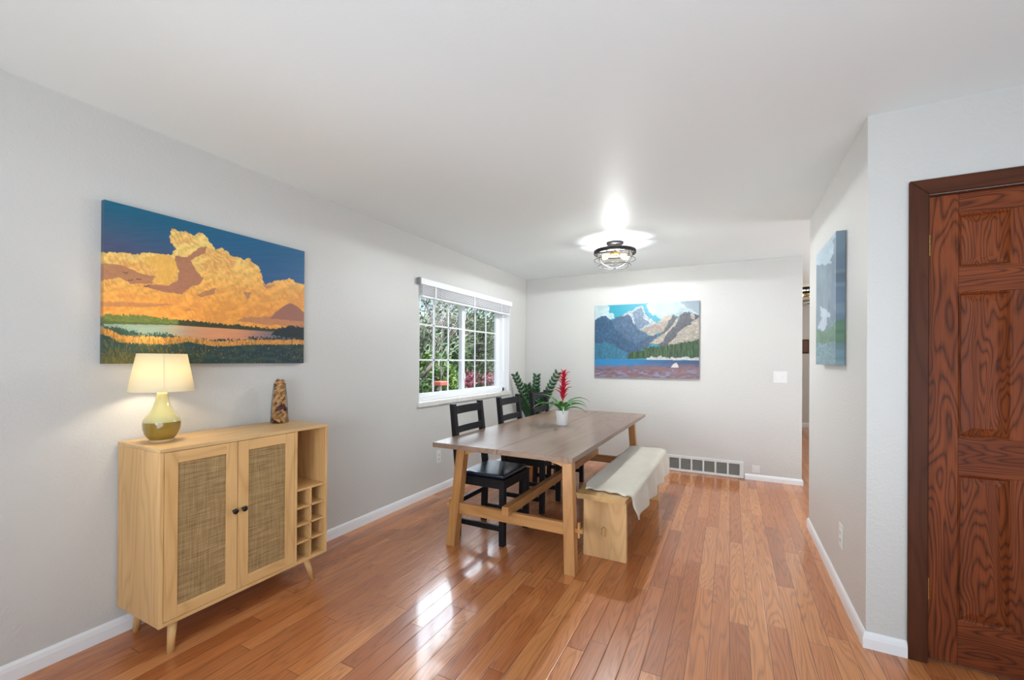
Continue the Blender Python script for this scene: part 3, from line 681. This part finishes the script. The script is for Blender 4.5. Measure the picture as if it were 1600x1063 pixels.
MB().box(*TL(TX0, TM - .0018, TY0, TY1, .708, .74), .0015).build('tabletop_board', M_tabtop, tab)
MB().box(*TL(TM + .0018, TX1, TY0, TY1, .708, .74), .0015).build('tabletop_board', M_tabtop, tab)
for s in (-1, 1):
    yt, yf = (-.955 if s < 0 else .955), (-1.02 if s < 0 else 1.02)
    for q in (-1, 1):
        xt, xf = q * .395, q * .440; wx, wy = .0345, .033
        P = [(xf + a * wx, yf + b * wy, 0) for a, b in ((-1, -1), (1, -1), (1, 1), (-1, 1))] + [(xt + a * wx * .92, yt + b * wy, .708) for a, b in ((-1, -1), (1, -1), (1, 1), (-1, 1))]
        MB().hexa(P, .002).build('leg', M_tableg, tab)
        MB().box(q * .395 - .03, q * .395 + .03, min(s * .92, s * .56), max(s * .92, s * .56), .655, .708, .003).build('side_rail', M_tablegy, tab)
    yb = s * .992
    MB().box(-.425, .425, yb - .016, yb + .016, .222, .296, .002).build('cross_beam', M_tablegx, tab)
    for q in (-1, 1):
        f_ = lambda a_, b_: (min(a_ * q, b_ * q), max(a_ * q, b_ * q))
        MB().box(*f_(.425, .505), yb - .012, yb + .012, .246, .272, .002).box(*f_(.474, .486), yb - .011, yb + .011, .215, .31, .001).build('beam_tenon', M_tablegx, tab)
    # arched cleat under the top
    pr_ = [(-.37, .708)] + [(-.37 + .74 * i / 16, .708 - .022 - .055 * abs(i / 8 - 1) ** 2.2) for i in range(17)] + [(.37, .708)]
    MB().prism(pr_, 1, s * .955 - .02, s * .955 + .02).build('arched_cleat', M_tablegx, tab)
MB().box(-.024, .024, -1.06, 1.06, .285, .345, .002).build('long_stretcher', M_tablegy, tab)

# ------------------------------------------------------------------ bench
M_ben = wood('blonde_wood', (218, 176, 124), (208, 162, 110), (174, 128, 80), 2, 1.3, .5, 8, 0, .6)
M_beny = wood('blonde_wood_long', (206, 166, 110), (192, 150, 94), (152, 108, 62), 1, 1.3, .5, 8, 0, .6)
ben = thing('bench', 'low pale wood slab bench beside the right long edge of the table', 'bench', (1.83, 3.5, 0))
MB().box(-.143, .143, -.735, -.70, 0, .408, .002).build('end_panel', M_ben, ben)
MB().box(-.143, .143, .655, .69, 0, .408, .002).build('end_panel', M_ben, ben)
sb_ = MB(); n = 40
def edge_x(v, s, z): return s * (.158 + .006 * math.sin(v * 9 + s) + .004 * math.sin(v * 23 + z * 40)) + (.010 * s if z > .42 else -.004 * s)
pts = []
V = []
for i in range(n + 1):
    y = -.845 + 1.715 * i / n; V.append([sb_.bm.verts.new((edge_x(y, -1, .408), y, .408)), sb_.bm.verts.new((edge_x(y, 1, .408), y, .408)), sb_.bm.verts.new((edge_x(y, 1, .44), y, .442)), sb_.bm.verts.new((edge_x(y, -1, .44), y, .442))])
for a, b in zip(V, V[1:]):
    for k in range(4): sb_.bm.faces.new((a[k], a[(k + 1) % 4], b[(k + 1) % 4], b[k]))
sb_.bm.faces.new(V[0]); sb_.bm.faces.new(V[-1][::-1]); bmesh.ops.recalc_face_normals(sb_.bm, faces=sb_.bm.faces)
sb_.build('seat_slab', M_beny, ben)
MB().box(-.017, .017, -.70, .655, .155, .205, .002).box(-.017, .017, -.748, -.735, .160, .200, .002).build('stretcher', M_beny, ben)
MB().box(-.004, .010, -.764, -.736, .150, .212, .001).build('wedge', M_ben, ben)

# throw over the bench
def throw_mat():
    t = NT('ivory_throw'); v = t.coords()
    n = t.n('TexNoise', Vector=v, Scale=120., Detail=3.0).outputs['Fac']; b = t.n('TexNoise', Vector=v, Scale=5., Detail=2.0).outputs['Fac']
    col = t.mix(b, lin((222, 215, 203)), lin((204, 194, 176))); col = t.mix(t.math('MULTIPLY', n, .4), col, lin((184, 172, 148)))
    t.bump(n, .8, .006); return t.fin(col, .95, Sheen_Weight=.3)
def throw_pt(u, v):
    # u across (0 left edge of the seat .. 1 end of the right hand drop), v along
    y = -.765 + 1.585 * v + .012 * math.sin(u * 7) + max(0, u - .7) * .04 * (1 - v)
    L = .30; drop = (.155 + .045 * v + .008 * math.sin(v * 17)) * min(1, .5 + .5 * math.sqrt(min(v / .07, 1)))
    s = u * (L + .045 + drop)
    wv = .004 * math.sin(v * 30 + u * 5) + .003 * math.sin(v * 13)
    if v < .06: y += .012 * math.sin(u * 26)
    x0 = -.15 + .03 * math.exp(-((v) / .05) ** 2)
    if s < L: x = x0 + s * (.158 - x0) / L; z = .4535 + wv * .3 + .003 * math.sin(u * 17 + v * 6)
    elif s < L + .045:
        a = (s - L) / .045 * math.pi / 2; x = .158 + .029 * math.sin(a); z = .4535 - .029 * (1 - math.cos(a))
    else:
        q = s - L - .045; x = .187 + .014 * math.sin(v * 26 + 1) * min(q / .1, 1) + .012 * min(q / .1, 1); z = .4245 - q
    return (x, y, z)
m = MB(); m.grid(throw_pt, 50, 110)
thr = m.build('throw_blanket', throw_mat(), None, (1.83, 3.5, 0)); tag(thr, 'ivory woollen throw draped over the pale bench', 'throw')
md = thr.modifiers.new('thick', 'SOLIDIFY'); md.thickness = .010; md.offset = 0

# ------------------------------------------------------------------ chairs
M_chair = wood('black_stained_wood', (23, 23, 27), (17, 17, 21), (9, 9, 12), 2, 1.5, .5, 6, .0, .6)
M_chair.node_tree.nodes['Principled BSDF'].inputs['Specular IOR Level'].default_value = .3
M_seat = plain('sky_tinted_black_leather', (20, 33, 52), .28, 60, .25, .05, Coat_Weight=.3)  # black leather; the window's blue sky reflection is put into the base colour
def make_chair():
    # origin on the floor under the seat centre, the front looks along +x
    c = thing('dining_chair', '', 'chair')
    a = .0205
    for s in (-1, 1):
        y = s * .19
        MB().hexa([(.185 + i * a, y + j * a, 0) for i, j in ((-1, -1), (1, -1), (1, 1), (-1, 1))] + [(.185 + i * a, y + j * a, .45) for i, j in ((-1, -1), (1, -1), (1, 1), (-1, 1))], .002).build('leg', M_chair, c)
        # rear leg and back post: one bent stave
        pf = [(-.215, 0), (-.175, 0), (-.160, .44), (-.226, .972), (-.262, .972), (-.205, .44)]
        MB().prism(pf, 1, y - .0205, y + .0205, .002).build('back_leg', M_chair, c)
        MB().box(-.175, .165, y - .012, y + .012, .395, .45, .001).build('side_apron', M_chair, c)
        MB().box(-.19, .166, y - .010, y + .010, .098, .135, .001).build('side_stretcher', M_chair, c)
    MB().box(.165, .20, -.17, .17, .395, .45, .001).build('front_apron', M_chair, c)
    MB().box(-.195, -.17, -.17, .17, .395, .45, .001).build('back_apron', M_chair, c)
    MB().box(-.17, -.15, -.18, .18, .255, .29, .001).build('back_stretcher', M_chair, c)
    def rail(z0, z1, nm):
        m = MB(); n = 10
        f = lambda z: -.204 - (z - .44) * (.058 / .532)
        rows = []
        for i in range(n + 1):
            y = -.172 + .344 * i / n; b = -.010 * (1 - (2 * i / n - 1) ** 2)
            rows.append([m.bm.verts.new((f(z0) + .018 + b, y, z0)), m.bm.verts.new((f(z0) + .034 + b, y, z0)), m.bm.verts.new((f(z1) + .034 + b, y, z1)), m.bm.verts.new((f(z1) + .018 + b, y, z1))])
        for p, q in zip(rows, rows[1:]):
            for k in range(4): m.bm.faces.new((p[k], p[(k + 1) % 4], q[(k + 1) % 4], q[k]))
        m.bm.faces.new(rows[0]); m.bm.faces.new(rows[-1][::-1]); bmesh.ops.recalc_face_normals(m.bm, faces=m.bm.faces)
        m.build(nm, M_chair, c)
    rail(.895, .955, 'back_rail'); rail(.755, .805, 'back_rail'); rail(.615, .665, 'back_rail')
    MB().box(-.165, .208, -.212, .212, .45, .463, .003).build('seat', M_chair, c)
    MB().box(-.155, .195, -.195, .195, .463, .492, .011, 3).build('seat_pad', M_seat, c, label='glossy black seat pad with sky blue reflection painted into its colour')
    return c
CH = [(.962, 2.812, 'black ladder-back dining chair nearest the camera, left side of the table'),
      (.960, 3.520, 'black ladder-back dining chair in the middle on the window side of the table'),
      (.955, 4.230, 'black ladder-back dining chair nearest the far wall, in front of the dark potted plant')]
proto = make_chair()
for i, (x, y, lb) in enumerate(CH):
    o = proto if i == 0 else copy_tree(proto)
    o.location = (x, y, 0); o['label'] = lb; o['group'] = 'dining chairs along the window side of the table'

# ------------------------------------------------------------------ bromeliad on the table
bp = thing('potted_bromeliad', 'red-flowered bromeliad in a white pot on the dining table', 'plant', (1.258, 3.50, .74))
MB().lathe([(0, 0), (.043, 0), (.045, .003), (.057, .126), (.057, .13), (.053, .13), (.050, .112), (0, .112)], 40).build('pot', plain('white_ceramic', (232, 228, 226), .35), bp)
MB().lathe([(0, .108), (.051, .108), (.03, .116), (0, .118)], 24).build('soil', plain('soil', (54, 38, 26), .95, 60, .5), bp)
def leafy(mat_c1, mat_c2, nm):
    t = NT(nm); v = t.coords((60, 60, 60)); n = t.n('TexNoise', Vector=v, Scale=1.0, Detail=2.0).outputs['Fac']
    return t.fin(t.mix(n, lin(mat_c1), lin(mat_c2)), .35, Specular_IOR_Level=.5)
M_brl = leafy((98, 150, 78), (54, 108, 54), 'bromeliad_leaf'); M_bract = leafy((200, 22, 52), (168, 14, 40), 'red_bract'); M_stalk = leafy((206, 128, 60), (190, 90, 50), 'orange_stalk')
def blade(m, base, az, L, w, th0, th1, cup=.25, n=10, curl=1.0):
    """leaf blade: starts at elevation th0, bends to th1"""
    p = Vector(base); seg = L / n; rows = []
    d2 = Vector((math.cos(az), math.sin(az), 0)); side = Vector((-math.sin(az), math.cos(az), 0))
    for i in range(n + 1):
        q = i / n; th = th0 + (th1 - th0) * q ** curl; ww = w * (1 - q ** 2.4) * (.55 + .45 * min(q * 4, 1)) + .0006
        t = d2 * math.cos(th) + Vector((0, 0, math.sin(th))); nn = d2 * -math.sin(th) + Vector((0, 0, math.cos(th)))
        rows.append([m.bm.verts.new(p - side * ww / 2 + nn * ww * cup), m.bm.verts.new(p), m.bm.verts.new(p + side * ww / 2 + nn * ww * cup)])
        p = p + t * seg
    for a, b in zip(rows, rows[1:]):
        for k in range(2): m.bm.faces.new((a[k], a[k + 1], b[k + 1], b[k])).smooth = True
rng = random.Random(4)
for i in range(17):
    az = i * 2.399 + .3; m = MB(); L = rng.uniform(.20, .32); th0 = rng.uniform(1.0, 1.35) if i > 6 else rng.uniform(.7, 1.0)
    blade(m, (math.cos(az) * .008, math.sin(az) * .008, .112), az, L, rng.uniform(.030, .042), th0, rng.uniform(-1.1, -.2))
    l = m.build('leaf', M_brl, bp); s = l.modifiers.new('t', 'SOLIDIFY'); s.thickness = .0012
m = MB(); m.tube([(0, 0, .115), (.003, 0, .2), (.008, .0, .30), (.012, 0, .42)], [.008, .0075, .008, .004], 10); fs = m.build('flower_stalk', M_stalk, bp, label='orange flower stalk')
m = MB(); lean = lambda z: .012 * (z - .115) / .3
for i in range(34):
    q = i / 33; z = .215 + .235 * q; az = i * 2.399; L = .118 - .05 * q if i % 3 else .08 - .03 * q; blade(m, (lean(z) + math.cos(az) * .005, math.sin(az) * .005, z), az, L, .032 - .010 * q, 1.15, -.35 if i % 3 else .6, .3, 8, 1.5)
o = m.build('flower', M_bract, bp, label='red bract spike'); s = o.modifiers.new('t', 'SOLIDIFY'); s.thickness = .0014

# ------------------------------------------------------------------ ZZ plant in the corner
zz = thing('potted_zz_plant', 'dark green zamioculcas plant with upright fronds in the far left corner', 'plant', (.30, 5.02, 0))
MB().lathe([(0, 0), (.10, 0), (.105, .01), (.14, .37), (.142, .40), (.134, .40), (.128, .365), (0, .365)], 40).build('pot', plain('black_pot', (26, 26, 28), .4), zz)
MB().lathe([(0, .36), (.129, .36), (.06, .372), (0, .375)], 24).build('soil', plain('dark_soil', (48, 36, 26), .95, 60, .5), zz)
M_zz = leafy((44, 92, 44), (18, 48, 30), 'zz_leaf')
def frond(tip, bow, n=11):
    m = MB(); A = Vector((tip[0] * .1, tip[1] * .1, .37)); B = Vector(tip); pts = []
    for i in range(13):
        q = i / 12; p = A.lerp(B, q); p += Vector((tip[0], tip[1], 0)).normalized() * -math.sin(q * math.pi) * bow + Vector((0, 0, math.sin(q * math.pi) * bow * .6)); pts.append(p)
    m.tube(pts, [.011 - .007 * i / 12 for i in range(13)], 8)
    for k in range(n):
        q = .34 + .66 * k / (n - 1); i = min(int(q * 12), 11); p = pts[i].lerp(pts[i + 1], q * 12 - i) if i < 12 else pts[12]
        t = (pts[min(i + 1, 12)] - pts[max(i - 1, 0)]).normalized()
        az = math.atan2(tip[1], tip[0])
        sd = t.cross(Vector((0.46, -.89, 0))).normalized()
        for s in (-1, 1):
            L = .092 - .03 * abs(q - .6); d = (t * .85 + sd * s * .75 + Vector((0.3 * s * .46, -.3 * s, .05))).normalized(); w = Vector((.46, -.89, 0)).cross(d).normalized() * .0185
            P = [p, p + d * L * .35 + w, p + d * L * .7 + w * .8, p + d * L, p + d * L * .7 - w * .8, p + d * L * .35 - w]
            vs = [m.bm.verts.new(v) for v in P]; c_ = m.bm.verts.new(p + d * L * .5 - Vector((.46, -.89, 0)) * -.003)
            for j in range(6): m.bm.faces.new((vs[j], vs[(j + 1) % 6], c_)).smooth = True
    o = m.build('frond', M_zz, zz); s = o.modifiers.new('t', 'SOLIDIFY'); s.thickness = .0015
for tip, bow in (((-.20, -.12, 1.09), .03), ((.03, .02, 1.08), .0), ((.27, .12, 1.12), .03), ((-.14, -.10, .84), .03), ((.08, -.12, .92), .04), ((-.03, .14, .86), .02), ((.17, .02, .86), .05), ((-.06, -.05, .96), .02), ((.13, -.16, .76), .04), ((-.2, .02, .76), .03)):
    frond(tip, bow)

# ------------------------------------------------------------------ ceiling lights
M_iron = plain('bronze_iron', (44, 40, 40), .4, 30, .2, Metallic=.6); M_wring = wood('dark_wood_ring', (92, 62, 44), (70, 46, 34), (40, 26, 20), 0, 2, .5, 6)
M_lglass = glass('seeded_glass', (.97, .96, .94, 1), .02, .6); M_bulb = emit('filament_bulb', (255, 214, 160), 3.5)
def ceiling_fixture(loc, label, grp, power):
    f = thing('ceiling_light', label, 'ceiling light', loc, 0, grp)
    MB().lathe([(0, 0), (.080, 0), (.080, -.014), (.074, -.022), (0, -.024)], 40).build('canopy', M_iron, f)
    for k in range(3):
        a = 2 * math.pi * k / 3 - 1.1; MB().tube([(math.cos(a) * .055, math.sin(a) * .055, -.02), (math.cos(a) * .085, math.sin(a) * .085, -.085)], .004, 8).build('hanging_rod', M_iron, f)
    MB().tube([(0, 0, -.02), (0, 0, -.09)], .006, 10).build('stem', M_iron, f)
    MB().lathe([(.186, -.078), (.195, -.078), (.197, -.083), (.197, -.108), (.193, -.112), (.186, -.112), (.186, -.078)], 56, cap=False).build('drum_ring', M_iron, f, label='dark iron ring around the glass')
    MB().box(-.18, .18, -.012, .012, -.088, -.080, .001).build('crossbar', M_iron, f)
    MB().lathe([(.165, -.09), (.160, -.15), (.135, -.20), (.08, -.225), (0, -.232), (0, -.229), (.08, -.222), (.133, -.198), (.157, -.15), (.162, -.09)], 48, cap=False).build('glass_bowl', M_lglass, f)
    cg = [MB(), MB()]
    ring1 = [(math.cos(2 * math.pi * i / 48) * .192, math.sin(2 * math.pi * i / 48) * .192, -.168) for i in range(48)]
    MB().tube(ring1, .003, 6, True).build('cage_ring', M_iron, f)
    ring2 = [(math.cos(2 * math.pi * i / 48) * .15, math.sin(2 * math.pi * i / 48) * .15, -.222) for i in range(48)]
    MB().tube(ring2, .003, 6, True).build('cage_ring', M_iron, f)
    for k in range(4):
        a = math.pi / 4 + 2 * math.pi * k / 4 + .2; ca, sa = math.cos(a), math.sin(a)
        MB().tube([(ca * r_, sa * r_, z_) for r_, z_ in ((.188, -.105), (.188, -.14), (.192, -.168), (.178, -.20), (.15, -.222), (.09, -.243), (0, -.25))], .003, 6).build('cage_wire', M_iron, f)
    for k in range(2):
        a = .45 + math.pi * k; ca, sa = math.cos(a), math.sin(a)
        MB().tube([(ca * .02, sa * .02, -.105), (ca * .05, sa * .05, -.118)], .015, 12).build('lamp_holder', M_brass, f)
        MB().tube([(ca * r_, sa * r_, z_) for r_, z_ in ((.05, -.118), (.065, -.124), (.085, -.132), (.105, -.140), (.118, -.145), (.122, -.1465))], [.012, .018, .027, .027, .017, .004], 16).build('bulb', M_bulb, f, label='glowing warm bulb')
    MB().tube([(0, 0, -.085), (0, 0, -.12)], .022, 14).build('lamp_hub', M_brass, f)
    return f
c1 = ceiling_fixture((1.575, 4.05, H), 'dark caged ceiling light with two lit bulbs above the dining table', None, 8)
lamp('dining_ceiling_light', 'POINT', 33, (1.575, 4.05, H - .16), col=(.94, .985, 1.0), shadow_soft_size=.05)
lamp('dining_ceiling_downlight', 'SPOT', 64, (1.575, 4.05, H - .15), (0, 0, 0), (.90, .985, 1.04), spot_size=math.radians(179), spot_blend=.05, shadow_soft_size=.03)
c2 = ceiling_fixture((3.58, 7.75, H), 'small caged ceiling light glimpsed in the hallway beyond the far wall', None, 8)
lamp('hall_ceiling_light', 'POINT', 28, (3.9, 8.1, H - .3), col=(1, .93, .82), shadow_soft_size=.12)

# ------------------------------------------------------------------ hall picture
hp = thing('framed_picture', 'small dark brown framed picture on the hallway end wall', 'picture', (3.89, YK, 1.48))
MB().box(-.06, .06, -.02, -.001, 0, .28, .003).build('frame', M_case, hp)
MB().box(-.04, .04, -.022, -.0195, .03, .25).build('print', plain('brown_print', (110, 70, 44), .5, 30, .4), hp)

# ------------------------------------------------------------------ vent, outlets, switches
vt = thing('wall_vent', 'white baseboard air return grille with six openings on the far wall', 'vent', (2.297, YF, 0))
v = MB(); hw = .402
v.box(-hw, hw, -.016, -.001, .158, .190, .003).box(-hw, hw, -.016, -.001, .002, .032, .003)
cells = [-.378 + .1265 * k for k in range(6)]
xs = [-hw] + [c_ for k in cells for c_ in (k, k + .108)] + [hw]
for a, b in zip(xs[::2], xs[1::2]): v.box(a, b, -.016, -.001, .03, .16, .002)
v.build('grille_frame', M_white, vt)
lv = MB()
for a in cells:
    for k in range(13): z_ = .036 + k * .0097; lv.hexa([(a, -.012, z_ + .000), (a + .108, -.012, z_), (a + .108, -.004, z_ + .005), (a, -.004, z_ + .005), (a, -.012, z_ + .0018), (a + .108, -.012, z_ + .0018), (a + .108, -.004, z_ + .0068), (a, -.004, z_ + .0068)])
lv.build('louvre', plain('grey_louvre', (150, 148, 142), .5), vt)
MB().box(-.385, .385, -.003, -.001, .03, .16).build('duct_shadow', plain('dark_duct', (52, 50, 46), .9), vt)

M_slot = plain('slot_dark', (70, 68, 66), .6)
def plate(name, label, cat, loc, rz, w, h, kinds):
    """plate facing -y before rotation"""
    p = thing(name, label, cat, loc, rz)
    MB().box(-w / 2, w / 2, -.006, -.0005, -h / 2, h / 2, .002, 2).build('cover_plate', M_white, p)
    n = len(kinds)
    for i, kd in enumerate(kinds):
        cx = (i - (n - 1) / 2) * .046
        if kd == 'outlet':
            for s in (-1, 1):
                so = MB().box(cx - .017, cx + .017, -.008, -.005, s * .021 - .014, s * .021 + .014, .002).build('socket', M_white, p)
                MB().box(cx - .009, cx - .006, -.0085, -.007, s * .021 - .004, s * .021 + .006).box(cx + .006, cx + .009, -.0085, -.007, s * .021 - .004, s * .021 + .006).lathe([(0, 0), (.0028, 0), (.0028, .0012), (0, .0012)], 10, M=Matrix.Translation((cx, -.0073, s * .021 - .009)) @ Matrix.Rotation(R(90), 4, 'X')).build('slot', M_slot, so)
        elif kd == 'rocker': MB().box(cx - .016, cx + .016, -.010, -.005, -.033, .033, .002).build('rocker', M_white, p)
        else: MB().box(cx - .005, cx + .005, -.018, -.005, -.004, .010, .002).box(cx - .010, cx + .010, -.0075, -.005, -.02, .02, .001).build('toggle', M_white, p)
    return p
plate('wall_outlet', 'white duplex outlet low on the left wall behind the nearest chair', 'outlet', (0, 3.402, .345), R(90), .08, .125, ['outlet'])
plate('light_switch', 'white double light switch plate on the far wall', 'switch', (3.04, YF, 1.140), 0, .125, .125, ['rocker', 'toggle'])
plate('wall_outlet', 'small white outlet beside the vent low on the far wall', 'outlet', (2.817, YF, .120), 0, .075, .082, ['jack'])
plate('wall_outlet', 'white duplex outlet low on the right wall under the waterfall canvas', 'outlet', (XR, 2.95, .335), R(-90), .08, .13, ['outlet'])

# ------------------------------------------------------------------ outdoors beyond the window
gr = tag(MB().box(-40, -.2, -10, 40, -.62, -.6).build('lawn', plain('grass', (74, 96, 50), .9, 30, .5)), 'green lawn outside the dining window', 'lawn', kind='stuff')
M_bark = plain('bark', (70, 58, 52), .9, 30, .5, .5)
def leafmat(nm, c1, c2, c3):
    t = NT(nm); oi = t.n('NewGeometry'); rnd = oi.outputs['Random Per Island']
    return t.fin(t.ramp(rnd, [(0, c1), (.5, c2), (1, c3)]), .6, Subsurface_Weight=0.0)
def foliage(cloud, n, size, seed):
    rg = random.Random(seed); m = MB()
    for i in range(n):
        c, r_ = rg.choice(cloud); d = Vector((rg.gauss(0, 1), rg.gauss(0, 1), rg.gauss(0, 1))).normalized() * r_ * rg.random() ** .4
        p = Vector(c) + d; a = Vector((rg.gauss(0, 1), rg.gauss(0, 1), rg.gauss(0, 1))).normalized(); b = a.orthogonal().normalized(); s = size * rg.uniform(.6, 1.3)
        c2 = a.cross(b); m.quad([p - b * s, p - c2 * s * .5, p + b * s, p + c2 * s * .5])
    return m
def branches(m, p, d, L, r_, depth, rg):
    q = p + d * L; m.tube([p, p.lerp(q, .5) + Vector((rg.gauss(0, 1), rg.gauss(0, 1), rg.gauss(0, 1))) * L * .05, q], [r_, r_ * .8, r_ * .6], 6)
    if depth == 0: return
    for k in range(3):
        nd = (d + Vector((rg.gauss(0, .55), rg.gauss(0, .55), rg.gauss(.1, .4)))).normalized(); branches(m, q if k else p.lerp(q, .7), nd, L * rg.uniform(.6, .8), r_ * .55, depth - 1, rg)
def tree(name, label, base, hgt, cr, lm, nleaf, size, seed, trunk=.10, spread=3, depth=4, low=.3, bark=None):
    rg = random.Random(seed); t = thing(name, label, 'tree' if 'tree' in name else 'shrub', base)
    m = MB(); branches(m, Vector((0, 0, 0)), Vector((rg.uniform(-.1, .1), rg.uniform(-.1, .1), 1)).normalized(), hgt * .35, trunk, depth, rg); m.build('trunk', bark or M_bark, t)
    cl = []
    for k in range(spread * 6):
        a = rg.uniform(0, 6.28); rr = cr * math.sqrt(rg.random()); z_ = hgt * (low + (1 - low) * rg.random()); cl.append(((math.cos(a) * rr, math.sin(a) * rr, z_), cr * rg.uniform(.22, .45)))
    if nleaf: foliage(cl, nleaf, size, seed).build('foliage', lm, t)
    return t
L_blue = leafmat('spruce_leaf', (44, 76, 82), (84, 118, 120), (150, 178, 178)); L_green = leafmat('bright_leaf', (70, 106, 42), (110, 146, 64), (160, 186, 96))
L_mid = leafmat('mid_leaf', (52, 78, 44), (88, 118, 70), (138, 158, 116)); L_red = leafmat('plum_leaf', (92, 34, 50), (140, 70, 84), (176, 120, 124))
M_barkp = plain('pale_bark', (168, 160, 150), .9, 30, .3, .4)
tree('evergreen_tree', 'blue-green evergreen tree outside the left window sash', (-4.6, 6.0, -.6), 3.5, 1.3, L_blue, 9000, .07, 11, .12, 4)
tree('bare_branched_tree', 'pale bare-branched tree outside the left window sash', (-3.6, 7.0, -.6), 3.7, 1.2, L_mid, 1300, .05, 15, .09, 4, 5, .3, M_barkp)
tree('leafy_tree', 'tall green tree outside behind the centre of the window', (-6.0, 10.2, -.6), 3.4, 1.7, L_mid, 8000, .075, 12, .15, 4)
tree('bare_branched_tree', 'thin-leaved pale tree outside the right window sash', (-5.4, 10.6, -.6), 4.6, 1.4, L_mid, 1500, .05, 16, .10, 4, 5, .3, M_barkp)
tree('dark_trunk_tree', 'tree with dark trunk outside the right window sash', (-6.0, 13.2, -.6), 4.1, 1.6, L_mid, 4000, .06, 13, .17, 4)
tree('plum_shrub', 'purple-red leaved shrub outside the right window sash', (-3.3, 9.2, -.6), 1.55, .75, L_red, 3500, .05, 21, .04, 3)
tree('round_shrub', 'bright green shrub outside the left window sash', (-3.3, 7.6, -.6), 1.9, .6, L_green, 3500, .045, 22, .04, 3)
tree('round_shrub', 'mid green shrub outside the lower left of the window', (-3.4, 6.2, -.6), 1.4, .8, L_mid, 4000, .045, 23, .04, 3)
tree('leafy_tree', 'distant green tree behind the evergreen outside the window', (-9.0, 9.5, -.6), 3.5, 2.4, L_blue, 8000, .09, 24, .2, 4)
tree('leafy_tree', 'distant green tree farthest right through the window', (-8.5, 17.0, -.6), 3.9, 2.4, L_mid, 8000, .09, 25, .2, 4)
fe = thing('garden_stand', 'small red-topped stand in the garden outside the left window sash', 'garden stand', (-2.3, 6.5, -.6))
MB().box(-.10, .10, -.13, .13, 1.42, 1.50, .01).build('stand_top', plain('red_top', (222, 110, 88), .5), fe)
MB().box(-.02, .02, -.02, .02, 0, 1.42).build('post', M_white, fe)
